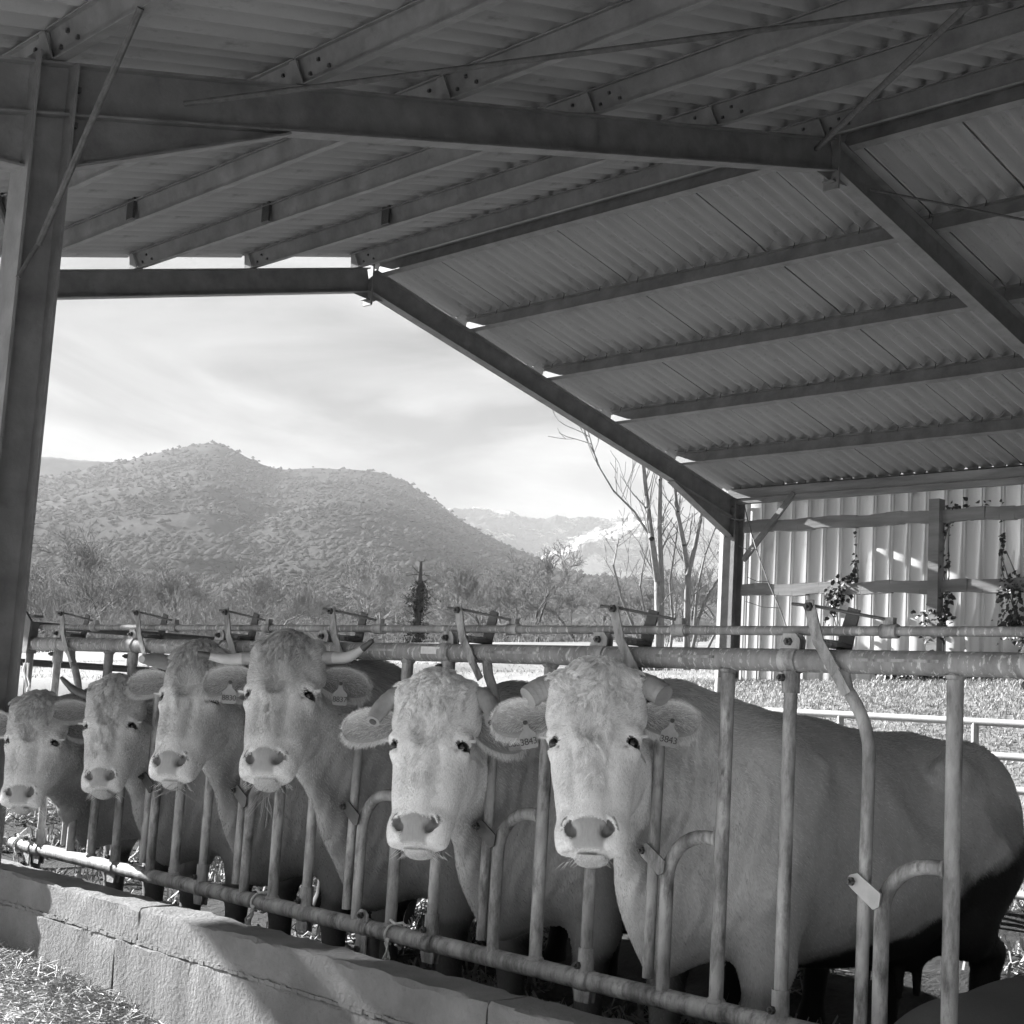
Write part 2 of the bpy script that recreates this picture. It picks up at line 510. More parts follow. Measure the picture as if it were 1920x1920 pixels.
woodm = mat('bare_woodland', .055, 1, .6, .012, 0, detail=6, coord='Object', spec=.0)
forest = mat('winter_forest', .036, 1, .5, .02, .22, .05, detail=10, dark=.07, dscale=.006, dth=(.47, .68), coord='Object', bdist=4, spec=.02)
snow = mat('snowy_slopes', .05, .95, .3, .01, .9, .01, detail=10, dark=.62, dscale=.0056, dth=(.49, .55), coord='Object', bdist=30, stretch=(1, 1, 1.6), spec=.1)
MAIN = [(-520, 905), (-300, 880), (-80, 872), (80, 895), (160, 880), (240, 862), (300, 846), (350, 837), (385, 829), (402, 829), (430, 838), (475, 863), (520, 880), (580, 877), (650, 878), (700, 883), (740, 892),
        (790, 920), (840, 958), (890, 990), (950, 1020), (1020, 1050), (1100, 1090), (1200, 1130), (1300, 1160), (1500, 1185)]
hill('wooded_hill', MAIN, 700, 2300, 3600, forest, 22, .0032, 400, 110, seed=5, canopy=1.2, power=1.05, woods=24000)
LOW = [(-200, 1140), (100, 1100), (260, 1060), (400, 1010), (520, 960), (610, 935), (680, 940), (760, 970), (840, 1010), (900, 1040), (1000, 1060), (1100, 1075), (1250, 1090), (1400, 1110), (1700, 1150)]
hill('wooded_spur', LOW, 520, 1500, 2100, forest, 9, .005, 400, 90, seed=9, canopy=1.0, power=1.1, woods=12000)
BACK = [(-700, 900), (-300, 870), (0, 858), (90, 856), (160, 861), (230, 868), (320, 880), (500, 920), (800, 1010), (1000, 1080)]
hill('back_hill', BACK, 2500, 3300, 4300, forest, 30, .0015, 260, 60, seed=11, canopy=3, power=1.0)
SNOW = [(560, 1060), (700, 990), (800, 955), (850, 951), (880, 954), (905, 952), (935, 957), (960, 956), (985, 970), (1010, 972), (1035, 966), (1070, 971), (1110, 968), (1150, 970), (1190, 966), (1230, 969), (1265, 978), (1300, 984),
        (1340, 1000), (1380, 1015), (1450, 1030), (1600, 1060), (1800, 1090)]
hill('snowy_mountains', SNOW, 2900, 4200, 5600, snow, 95, .0028, 520, 130, seed=21, canopy=7, power=.95)
# ================================================================ barn
XA, ZA, MS = 6.045, 5.626, 0.2549                  # ridge position, underside of rafter at ridge, slope
YF, YN, YC, YB = 12.582, 6.63, 0.68, -5.27         # frames, far to near
XP, XR, XE = -0.475, 12.56, -2.6                  # left column, right column, canopy eave
SL = math.atan(MS); CS, SN = math.cos(SL), math.sin(SL)
RD, PH = 0.26, 0.16                                # rafter and purlin depth
barn = empty('barn', (XA, YN, 0), 'open steel-framed cattle barn with corrugated fibre cement roof', 'barn')
def rz(x, h=0.0):
    return ZA - MS * abs(x - XA) + h
frames = []
for fi, y in enumerate((YF, YN, YC, YB)):
    # left rafter carries on past the column as a canopy; right rafter ends at the right column
    for sgn in (-1, 1):
        xe = XE if sgn < 0 else XR + .1
        a = Vector((XA, y, rz(XA, RD / 2))); b = Vector((xe, y, rz(xe, RD / 2)))
        upn = Vector((-sgn * -SN * -1, 0, CS)) if False else Vector((SN * sgn, 0, CS))
        mb = MB(); mb.ibeam(a + Vector((sgn * .008, 0, 0)), b, RD, .13, .012, .008, upn)
        raf = mb.build('rafter', M['steel_dark'], barn)
        # haunch at the column
        xc = XP if sgn < 0 else XR
        for dirn in ((1, -1) if sgn < 0 else (1,)):
            mb = MB()
            s_ = -sgn * dirn
            x0 = xc + s_ * .1; x1 = xc + s_ * 1.35
            pts = [(x0, rz(x0, .0)), (x1, rz(x1, .0)), (x0, rz(x0, -.26))]
            mb.plate(pts if s_ > 0 else pts[::-1], (0, y, 0), (1, 0, 0), (0, 0, 1), .008)
            A_, B_ = Vector((x0, y, rz(x0, -.266))), Vector((x1 + s_ * .02, y, rz(x1, -.008)))
            mb.beam(A_, B_, .125, .012)
            mb.build('haunch', M['steel_dark'], raf)
    # apex plates
    mb = MB()
    mb.box((XA, y, ZA + .08), (.022, .14, RD + .20))
    mb.plate([(-.22, rz(XA - .22) - ZA), (0, -.08), (.22, rz(XA + .22) - ZA), (0, 0)], (XA, y, ZA), (1, 0, 0), (0, 0, 1), .008)
    mb.box((XA, y, ZA - .09), (.12, .10, .012))
    mb.build('apex_plate', M['steel_dark'], barn)
    for xc in (XP, XR):
        if xc == XP or y > YC - 1:
            zt = rz(xc, RD + .02)
            mb = MB(); mb.ibeam((xc, y, -.05), (xc, y, zt), .21, .19, .014, .010, (1, 0, 0))
            col = mb.build('column', M['steel_dark'], barn)
            mb = MB()
            for zz in (zt - .12, zt - .30, zt - .52):
                for yy in (-.06, .06):
                    mb.box((xc + (.12 if xc == XP else -.12), y + yy, zz), (.03, .026, .026))
            tag(mb.build('bolts', M['bolt'], col), kind='stuff')
# purlins
offL = [.16, 1.49, 2.76, 4.00, 5.06, 6.50, 7.60, 8.60]
offR = [.16, 1.484, 2.762, 4.006, 5.30, 6.50]
spans = [(YF - .02, YN), (YN, YC), (YC, YB)]
for sgn, offs in ((-1, offL), (1, offR)):
    for off in offs:
        x = XA + sgn * off
        upn = Vector((SN * sgn, 0, CS))
        for si, (y1, y0) in enumerate(spans):
            base = Vector((x, 0, rz(x, RD))) + upn * (PH / 2 + .012)
            ya = y1 + (.10 if si == 0 else -.004); yb = y0 + .004
            mb = MB(); mb.ibeam((base.x, ya, base.z), (base.x, yb, base.z), PH, .075, .008, .006, upn)
            pu = mb.build('purlin', M['steel_dark'], barn)
            if sgn < 0 and si <= 1:
                mb = MB()
                sd = Vector((CS, 0, -SN * sgn)) if False else Vector((-CS, 0, -SN))
                for k in range(6):
                    yy = (y0 if si == 0 else y0) + .12 + .085 * (k % 3) + .0
                    zz = -.03 + .055 * (k // 3)
                    c = base + upn * zz + sd * .008
                    mb.box((c.x, (y1 - .1 - .085 * (k % 3)) if k % 2 == 0 else (y0 + .15 + .085 * (k % 3)), c.z), (.018, .018, .018))
                tag(mb.build('bolts', M['bolt'], pu), kind='stuff')
        # cleat on each frame
        for y in (YF, YN, YC):
            mb = MB()
            base = Vector((x, y, rz(x, RD))) + upn * .075
            mb.plate([(-.07, -.07), (.07, -.07), (.03, .07), (-.03, .07)], base + Vector((sgn * .045, 0, 0)), (0, 1, 0), upn, .006)
            mb.build('cleat', M['steel_dark'], barn)
# roof sheets, each one laid singly with laps: corrugation runs down the slope
PITCH_W = .177; NW = 5; SW = PITCH_W * NW
def sheet_mesh(L, name):
    nseg = 8; n = NW * nseg + 4
    y = (np.arange(n + 1) - 2) * PITCH_W / nseg
    z = .041 * np.cos(2 * np.pi * y / PITCH_W) + .026 * y
    V = []; 
    for th in (0, .007):
        for s in (0.0, L):
            V.append(np.stack([np.full(n + 1, s), y, z + th], 1))
    V = np.concatenate(V); m_ = n + 1; fs = []
    for i in range(n):
        fs.append((i, i + m_, i + m_ + 1, i + 1))
        fs.append((2 * m_ + i, 2 * m_ + i + 1, 3 * m_ + i + 1, 3 * m_ + i))
        fs.append((i, i + 1, 2 * m_ + i + 1, 2 * m_ + i)); fs.append((m_ + i, 3 * m_ + i, 3 * m_ + i + 1, m_ + i + 1))
    fs.append((0, 2 * m_, 3 * m_, m_)); fs.append((n, n + m_, n + 3 * m_, n + 2 * m_))
    return np_mesh(name, V, [np.array(fs)], M['sheet'], True, 50)
sheet_cache = {}
r_ = random.Random(4)
for sgn, offs in ((-1, offL), (1, offR)):
    edges = [0.03] + offs[1:]
    for i in range(len(edges) - 1):
        x0, x1 = edges[i], edges[i + 1]
        L = round((x1 - x0) / CS + .17, 3)
        if L not in sheet_cache: sheet_cache[L] = sheet_mesh(L, 'roof_sheet')
        ny = int(math.ceil((YF + .32 + 5.6) / SW))
        for j in range(ny):
            y = YF + .32 - (j + 1) * SW
            lift = 0
            # upper edge sits a little above the sheet below it
            h = RD + .012 + PH + .040 + lift
            xs = XA + sgn * (x0 if i else .03)
            tilt = .010
            o = place('roof_sheet', sheet_cache[L], barn, loc=(0, 0, 0))
            wz = rz(xs, h) + (.0 if i == 0 else .0)
            ang = SL - .008 + r_.uniform(-.001, .001)
            o.location = (xs - XA, y - YN + r_.uniform(-.004, .004), wz + r_.uniform(-.003, .003))
            o.rotation_euler = (0, ang, 0) if sgn > 0 else (0, ang, math.pi)
            if sgn < 0: o.location.y += SW
mb = MB()
for sgn in (-1, 1):
    a = Vector((XA, 0, rz(XA, RD + PH + .10)));
    for j in range(1):
        mb.beam((XA + sgn * .16, YF + .34, rz(XA + .16, RD + PH + .105)), (XA + sgn * .16, YB - .4, rz(XA + .16, RD + PH + .105)), .36, .008, (SN * sgn, 0, CS))
mb.build('ridge_cap', M['sheet'], barn)
# diagonal bracing rods in the roof and at the column
def rod(a, b, r=.013, name='brace_rod', m='rod'):
    mb = MB(); mb.tube([a, b], r, 8); return mb.build(name, M[m], barn)
def xz(x, h): return rz(x, h)
rod((.217, YN - .08, 4.238), (XA - .35, YC + .1, rz(XA - .35, .06)), .016)
rod((5.715, YN - .08, 5.699), (.25, YC + .1, rz(.25, .06)), .022)
rod((6.50, YN - .06, 5.60), (11.8, YC + .1, rz(11.8, .08)), .011)
rod((XP - .02, YN - .11, 3.30), (XP - .02, 5.74, 4.23), .017, 'knee_brace')
rod((XP - .02, YN + .11, 3.30), (XP - .02, 7.55, 4.23), .017, 'knee_brace')
rod((XP - .10, YN - .10, 3.12), (XP - .02, YN - .11, 3.31), .012, 'brace_lug')
# small bracket on some purlins (hanging straps)
for off in offL[1:5]:
    x = XA - off; upn = Vector((-SN, 0, CS)); b_ = Vector((x, 10.35, rz(x, RD))) + upn * .09
    mb = MB(); mb.box((b_.x - .042, b_.y, b_.z + .01), (.02, .10, .165)); mb.build('hanger', M['bolt'], barn)
# right-hand eave beam, timber girts, posts and steel cladding
EZ = 4.19
mb = MB(); mb.beam((XR + .02, YF + .1, EZ + .09), (XR + .02, -5, EZ + .09), .10, .20); mb.build('eave_beam', M['wood'], barn, 0)
GZ = ground_z
XW = XR + .16
for gz_, nm in ((3.86, 'girt'), (3.0, 'girt')):
    y = YF - .14
    while y > -4:
        L = r_.uniform(2.6, 3.6); y2 = max(y - L, -5)
        mb = MB()
        n = 16
        for k in range(n):   # slightly waney timber
            ya = y + (y2 - y) * k / n; yb = y + (y2 - y) * (k + 1) / n
            dz = .012 * math.sin(k * 1.3 + y); dz2 = .012 * math.sin((k + 1) * 1.3 + y)
            mb.beam((XR + .06, ya, gz_ + dz), (XR + .06, yb, gz_ + dz2), .09, .15 + .012 * math.sin(k * 2.1))
        mb.build('girt', M['wood'], barn, 0)
        y = y2 - .012
for yy, z0, z1 in ((9.49, 2.0, 4.06), (6.4, 1.8, 4.1), (3.5, 1.6, 4.1)):
    mb = MB(); mb.beam((XR + .0, yy, z0 - .6), (XR + .0, yy, z1), .14, .13, (1, 0, 0)); mb.build('wall_post', M['wood'], barn, 0)
mb = MB(); mb.beam((XR - .03, YF - .2, 3.40), (XR - .03, YF - 1.0, 4.27), .07, .05, (1, 0, 0)); mb.build('knee_brace', M['steel_dark'], barn)
# cladding panels: 1 m covers with four ribs each
def clad_mesh(h):
    prof = []
    for k in range(4):
        y = k * .25
        prof += [(y, 0), (y + .185, 0), (y + .197, .018), (y + .238, .018), (y + .25, 0)]
    prof = prof + [(1.0, 0)]
    P = np.array(prof); n = len(P)
    V = np.concatenate([np.stack([P[:, 1], -P[:, 0], np.full(n, z)], 1) for z in (0, h)])
    V2 = V + np.array([.003, 0, 0]); V = np.concatenate([V, V2])
    fs = []
    for i in range(n - 1):
        fs.append((i, i + 1, n + i + 1, n + i)); fs.append((2 * n + i, 3 * n + i, 3 * n + i + 1, 2 * n + i + 1))
        fs.append((i, 2 * n + i, 2 * n + i + 1, i + 1)); fs.append((n + i, n + i + 1, 3 * n + i + 1, 3 * n + i))
    me = np_mesh('cladding_panel', V, [np.array(fs)], M['cladding'], False)
    me.materials.append(M['cladding_rib'])
    for pi, pl in enumerate(me.polygons):
        if abs(pl.normal.x) < .95 or pl.center.x > .012: pl.material_index = 1
    return me
cm = clad_mesh(3.0)
for j in range(18):
    y = YF + .10 - j * 1.003
    z0 = 1.42
    o = place('cladding_panel', cm, barn, loc=(0, 0, 0)); o.location = (XW - XA, y - YN, z0 + (.004 if j % 2 else 0))
# pale rim of the far right column and corner flashing
mb = MB(); mb.box((XR - .02, YF + .125, 2.9), (.23, .012, 2.2)); mb.build('corner_flashing', M['cladding'], barn)

# unseen near end wall, added to shut out light from that side
for j in range(13):
    x = XP + .15 + j * 1.0
    h = rz(x + .5, RD + PH) - .1
    me = bpy.data.meshes.new('gable_blocker')
    mb = MB()
    for k in range(4):
        mb.box((x + k * .25 + .095, YB - .12, h / 2), (.19, .004, h)); mb.box((x + k * .25 + .22, YB - .15, h / 2), (.056, .004, h))
    mb.build('gable_blocker', M['gable'], barn, 0)

# hook bolts holding the sheets, tips showing beside the purlins
for sgn, offs in ((-1, offL[:6]), (1, offR)):
    for off in offs[1:]:
        x = XA + sgn * off; upn = Vector((SN * sgn, 0, CS)); sd = Vector((CS * sgn, 0, -SN))
        mb = MB(); y = YF - .1
        while y > 2.5:
            for sg in (-1,):
                c = Vector((x, y, rz(x, RD))) + upn * (PH + .02) - sd * .045
                mb.tube([c + upn * .05, c - upn * .045], .005, 5)
            y -= PITCH_W * (2 if r_.random() < .7 else 3)
        tag(mb.build('hook_bolts', M['bolt'], barn, 60), kind='stuff')
# ================================================================ feed barrier
ZT, ZBOT = 1.45, 0.45
W0, WS, A0 = 1.994, .7349, 2.506
NST = 7
barrier = empty('feed_barrier', (0, 4.5, 0), 'galvanised tubular self-locking feed barrier holding the row of cows', 'feed barrier')
YL, YRt = 7.20, .6
mb = MB(); mb.tube([(0, YRt, ZT), (0, 2.35, ZT), (0, 4.5, ZT), (0, YL, ZT)], .0325, 20); top = mb.build('top_rail', M['galv_dirty'], barrier, 60)
mb = MB(); mb.tube([(.03, YRt, ZT + .086), (.03, YL - .02, ZT + .086)], .0135, 12); mb.build('locking_rod', M['galv_dirty'], barrier, 60)
mb = MB(); mb.tube([(0, YRt, ZBOT), (0, YL, ZBOT)], .0305, 20); mb.build('bottom_rail', M['galv'], barrier, 60)
def bolt(mb, c, d, r=.009, l=.02, hexr=.012):
    c = Vector(c); d = Vector(d).normalized()
    mb.tube([c, c + d * l * .55], hexr, 6); mb.tube([c + d * l * .5, c + d * l], r * .6, 8)
for n in range(-1, NST):
    w = W0 + n * WS; a = A0 + n * WS
    # fixed upright and the arch welded to it
    mb = MB(); mb.tube([(0, w, ZBOT + .02), (0, w, ZT - .02)], .0212, 14)
    for zz, dz_ in ((ZBOT + .026, .012), (ZT - .030, -.012)):   # weld beads
        mb.tube([(0, w, zz), (0, w, zz + dz_ * .5), (0, w, zz + dz_)], [.029, .0265, .0215], 14)
    mb.tube([(0, w + .016, .93), (0, w + .022, .93), (0, w + .03, .93)], [.0235, .0265, .0208], 12)
    mb.build('upright', M['galv'], barrier, 60)
    pts = [(0, w + .015, .93)] + [(0, w + .06 + .14 * math.sin(t), .93 - .14 * (1 - math.cos(t))) for t in np.linspace(0, math.pi / 2, 9)] + [(0, w + .20, ZBOT + .02)]
    mb = MB(); mb.tube(pts, .0205, 14); arch = mb.build('arch_tube', M['galv'], barrier, 60)
    # swinging neck bar: straight below, cranked towards its lever at the top
    sy = w + .252
    jit = .006 * math.sin(n * 2.3)
    pts = [(-.005, sy + .002, .50), (-.005, sy, .80), (-.005, sy - .004, 1.10), (-.005, sy - .004, 1.20)] + \
          [(-.005, sy - .004 + .012 * k * k / 4 + jit * k, 1.20 + .035 * k) for k in range(1, 6)] + [(-.005, sy + .085 + jit * 5, ZT - .02)]
    mb = MB(); mb.tube(pts, .0175, 12); sw = mb.build('neck_bar', M['galv'], barrier, 60)
    # pivot plate between neck bar and arch
    mb = MB()
    mb.plate([(-.045, .040), (-.052, .022), (-.040, .008), (.030, -.040), (.048, -.030), (.052, .004), (-.020, .048)], (-.030, sy - .015, .845), (0, -1, 0), (0, 0, 1), .006)
    pl = mb.build('pivot_plate', M['plate_light'] if n == 0 else M['galv'] if n == 1 else M['galv_dark'], barrier, 30)
    mb = MB(); bolt(mb, (-.033, sy + .022, .870), (-1, 0, 0)); mb.build('pivot_bolt', M['bolt'], pl, 40)
    # lever in front of the rails
    ly = sy + .175
    mb = MB()
    p0 = Vector((-.042, ly, 1.597)); p1 = Vector((-.046, ly - .035, 1.50)); p2 = Vector((-.044, ly - .09, 1.42)); p3 = Vector((-.030, ly - .118, 1.365))
    prev = None
    outl = [p0 + Vector((0, .0, .02)), p0, p1, p2, p3]
    for q0, q1 in zip(outl[:-1], outl[1:]):
        mb.beam(q0, q1 + (q1 - q0).normalized() * .004, .005, .034 if q0 is not outl[0] else .026, (0, 1, .3))
    lev = mb.build('lever', M['galv'], barrier, 30)
    mb = MB(); bolt(mb, (-.045, ly, 1.597), (-1, 0, 0), hexr=.013); mb.build('lever_bolt', M['bolt'], lev, 40)
    # rear bracket carrying rod and lever
    mb = MB()
    mb.plate([(-.030, -.10), (.022, -.10), (.055, .045), (.018, .055), (-.004, -.005)], (.055, ly - .045, ZT + .10), (0, -1, 0), (0, 0, 1), .006)
    mb.box((.02, ly - .06, ZT + .045), (.07, .03, .012))
    mb.build('rod_bracket', M['galv_dark'], barrier, 30)
    mb = MB(); mb.tube([(-.035, ly - .045, ZT + .047), (.05, ly - .045, ZT + .047)], .0125, 10, cap=True); mb.build('guide_sleeve', M['galv'], barrier, 40)
    # thin catch rod from lever to collar on the locking rod
    mb = MB(); mb.tube([(-.035, ly + .065, 1.607), (-.03, ly - .01, 1.600), (.02, ly - .20, ZT + .118)], .0045, 8); mb.build('catch_rod', M['galv_dark'], barrier, 40)
    mb = MB(); mb.tube([(.03, ly - .185, ZT + .086), (.03, ly - .235, ZT + .086)], .020, 12); mb.box((.03, ly - .21, ZT + .113), (.02, .03, .02)); mb.build('collar', M['galv'], barrier, 40)
    # adjustable upright with clamps top and bottom
    mb = MB(); mb.tube([(0, a, ZBOT + .03), (0, a, ZT - .03)], .0195, 14); ad = mb.build('adjustable_upright', M['galv'], barrier, 60)
    mb = MB()
    mb.tube([(0, a - .028, ZT), (0, a + .028, ZT)], .0365, 18, cap=False)
    mb.plate([(-.04, 0), (.034, 0), (.036, .028), (.022, .045), (-.022, .045), (-.03, .02)], (-.012, a, ZT + .030), (0, -1, 0), (0, 0, 1), .006)
    mb.plate([(-.04, 0), (.034, 0), (.036, .028), (.022, .045), (-.022, .045), (-.03, .02)], (.012, a, ZT + .030), (0, -1, 0), (0, 0, 1), .006)
    mb.tube([(0, a, ZT - .03), (0, a, ZT - .092)], .0255, 14)
    tc_ = mb.build('top_clamp', M['galv'], ad, 40)
    mb = MB(); bolt(mb, (-.016, a, ZT + .052), (-1, 0, 0)); bolt(mb, (-.024, a + .012, ZT - .05), (-1, .2, 0)); tag(mb.build('clamp_bolt', M['bolt'], ad, 40), kind='stuff')
    mb = MB()
    mb.tube([(0, a - .026, ZBOT), (0, a + .026, ZBOT)], .0345, 18, cap=False)
    mb.plate([(-.035, 0), (.035, 0), (.030, -.038), (-.026, -.038)], (-.012, a, ZBOT - .028), (0, -1, 0), (0, 0, 1), .006)
    mb.plate([(-.035, 0), (.035, 0), (.030, -.038), (-.026, -.038)], (.012, a, ZBOT - .028), (0, -1, 0), (0, 0, 1), .006)
    mb.tube([(0, a, ZBOT + .02), (0, a, ZBOT + .098)], .0255, 14)
    mb.build('bottom_clamp', M['galv'], ad, 40)
    mb = MB(); bolt(mb, (-.026, a + .006, ZBOT + .045), (-1, .2, 0)); tag(mb.build('clamp_bolt', M['bolt'], ad, 40), kind='stuff')
    # thin reinforcing strip on the rail
    mb = MB(); mb.box((-.0325, w + .16, ZT + .004), (.003, .26, .008)); mb.build('rail_strip', M['galv'], barrier, 0)
# mounting feet
for yf in (4.335, 1.4, 7.0):
    mb = MB(); mb.tube([(0, yf - .03, ZBOT), (0, yf + .03, ZBOT)], .0345, 18, cap=False)
    mb.plate([(-.03, 0), (.03, 0), (.03, .03), (.015, .045), (-.015, .045), (-.03, .03)], (-.02, yf, ZBOT + .02), (0, -1, 0), (0, 0, 1), .006)
    mb.plate([(-.03, 0), (.03, 0), (.03, -.13), (-.03, -.13)], (-.02, yf, ZBOT - .02), (0, -1, 0), (0, 0, 1), .006)
    ft = mb.build('foot_clamp', M['galv'], barrier, 40)
    mb = MB(); mb.tube([(.02, yf - .02, .0), (.02, yf - .02, ZBOT - .03)], .025, 12); mb.build('foot_post', M['galv_dark'], ft, 60)
    mb = MB(); bolt(mb, (-.026, yf, ZBOT + .045), (-1, 0, 0)); bolt(mb, (-.026, yf + .01, ZBOT - .075), (-1, 0, 0)); tag(mb.build('foot_bolt', M['bolt'], ft, 40), kind='stuff')
# label sticker and the release handle at the far end
mb = MB(); mb.box((-.0335, 4.04, ZT + .006), (.002, .10, .026)); mb.build('rail_sticker', M['white'], barrier, 0)
mb = MB()
mb.box((.0, YL + .03, ZT + .03), (.05, .05, .16)); mb.plate([(-.05, -.10), (.03, -.10), (.05, .06), (-.02, .11)], (-.04, YL + .0, ZT + .05), (0, -1, 0), (0, 0, 1), .012)
mb.box((.01, YL + .02, ZT + .14), (.05, .075, .012)); mb.tube([(0, YL + .02, ZT - .05), (0, YL + .02, ZT - .30)], .02, 10)
hd = mb.build('release_gear', M['galv_dark'], barrier, 40)
mb = MB()
c = Vector((-.02, YL + .075, ZT + .075)); N_ = 12; VV = []; FF = []
for i in range(9):
    for j in range(N_):
        aa = math.pi * i / 8; q = 2 * math.pi * j / N_
        VV.append((c.x + .029 * math.sin(aa) * math.cos(q), c.y + .029 * math.sin(aa) * math.sin(q), c.z + .029 * math.cos(aa)))
FF = [(i * N_ + j, (i + 1) * N_ + j, (i + 1) * N_ + (j + 1) % N_, i * N_ + (j + 1) % N_) for i in range(8) for j in range(N_)]
mb.add(VV, FF); mb.build('handle_ball', M['rubber'], hd, 180)
mb = MB(); mb.tube([(-.02, YL + .06, ZT + .075), (-.01, YL, ZT + .08)], .008, 8); mb.build('handle_stem', M['galv_dark'], hd, 60)

# ================================================================ concrete kerb wall in blocks
wall = empty('kerb_wall', (-.36, 5, 0), 'low concrete block kerb wall in front of the feed barrier', 'wall')
WX0, WX1, WZ, WJ = -.45, -.27, .432, .302
def block(x0, x1, y0, y1, z0, z1, seed):
    r = np.random.default_rng(seed)
    n = max(3, int((y1 - y0) / .05)); m_ = 5; k = 6
    ys = np.linspace(y0, y1, n)
    ch = .010
    prof = [(x0, z0), (x0, z0 + (z1 - z0) * .35), (x0, z0 + (z1 - z0) * .7), (x0, z1 - ch), (x0 + ch, z1), (x0 + (x1 - x0) * .5, z1), (x1 - ch, z1), (x1, z1 - ch), (x1, z0)]
    V = []
    for y in ys:
        for (x, z) in prof:
            q = .0028 * r.normal(size=3)
            edge = (z > z1 - ch - 1e-6)
            V.append((x + q[0] * (1.8 if edge else 1), y + (q[1] if y0 < y < y1 else 0), z + q[2] * (1.2 if edge else .5)))
    p = len(prof); fs = []
    for i in range(n - 1):
        for j in range(p - 1):
            fs.append((i * p + j, i * p + j + 1, (i + 1) * p + j + 1, (i + 1) * p + j))
    fs.append(tuple(range(p))[::-1]); fs.append(tuple((n - 1) * p + j for j in range(p)))
    mb = MB(); mb.add(V, fs); return mb
yj = 5.155
top_y = [13.9, 12.05, 10.2, 8.35, 6.76, 5.155, 3.2, 1.25, -.7]
low_y = [13.9, 12.5, 10.6, 8.7, 6.95, 5.31, 3.36, 1.45, -.7]
for k, (ya, yb) in enumerate(zip(top_y[:-1], top_y[1:])):
    block(WX0, WX1, yb + .006, ya - .006, WJ + .006, WZ, 50 + k).build('block', M['concrete'], wall, 35)
for k, (ya, yb) in enumerate(zip(low_y[:-1], low_y[1:])):
    block(WX0 - .006, WX1 + .01, yb + .007, ya - .007, .0, WJ - .004, 80 + k).build('block', M['concrete'], wall, 35)
mb = MB(); mb.box(((WX0 + WX1) / 2, 6.6, .21), (WX1 - WX0 - .03, 14.5, .38)); mb.build('mortar', M['mortar'], wall, 0)
# ragged mortar squeezed out along the joint
r = np.random.default_rng(8); V = []; Q = []
n = 300; ys = np.linspace(-.5, 9, n)
mb = MB()
for i in range(n - 1):
    h = .008 + .008 * r.random(); d = .002 + .005 * r.random()
    mb.box((WX0 - .002, (ys[i] + ys[i + 1]) / 2, WJ + .001 + .0012 * r.normal()), (d + .004, (ys[1] - ys[0]) * .95, h))
tag(mb.build('joint_mortar', M['concrete'], wall, 0), kind='stuff')

# ---- baler twine tied on the rails
def twine(y, z, seed, label, drop=.14, x=-.03):
    r = random.Random(seed)
    t = empty('baler_twine', (x, y, z), label, 'twine')
    pts = [(.0 + .036 * math.cos(a), y + .012 * math.sin(a * .5) + .004 * a, ZBOT + .036 * math.sin(a)) for a in np.linspace(-2.2, 4.6, 16)]
    mb = MB(); mb.tube(pts, .0045, 7); mb.build('loop', M['string'], t, 60)
    mb = MB(); mb.tube([(0, y + .03, ZBOT + .045), (-.02, y + .015, ZBOT + .05), (-.028, y - .02, ZBOT + .042), (0, y - .03, ZBOT + .045)], .0055, 7); mb.build('knot', M['string'], t, 60)
    for k in range(4):
        q = Vector((-.036, y + .005 * k, ZBOT - .01)); P = [q.copy()]
        for i in range(7):
            q = q + Vector((r.uniform(-.008, .004), r.uniform(-.016, .014), -drop / 7 * r.uniform(.6, 1.2))); P.append(q.copy())
        mb = MB(); mb.tube(P, .0035, 6); mb.build('loose_end', M['string'], t, 60)
    return t
twine(5.00, .45, 3, 'short frayed twine hanging from the bottom rail under the chewing cow', .12)
twine(4.16, .45, 5, 'longer frayed twine with knot hanging beside the bolted foot clamp', .17)
twine(7.10, .45, 9, 'twine tied to the far end of the bottom rail by the post', .12)
t = empty('hanging_twine', (0, YL, 1.2), 'pale twine and cord wrapped round the far end of the top rail', 'twine')
for k in range(4):
    rr = random.Random(k); q = Vector((-.03, YL + .02 - .02 * k, ZT - .10)); P = [q.copy()]
    for i in range(7):
        q = q + Vector((rr.uniform(-.01, .01), rr.uniform(-.03, .008), -.035)); P.append(q.copy())
    mb = MB(); mb.tube(P, .004, 6); mb.build('strand', M['string'], t, 60)
# ================================================================ cattle
VOX = 0.0075

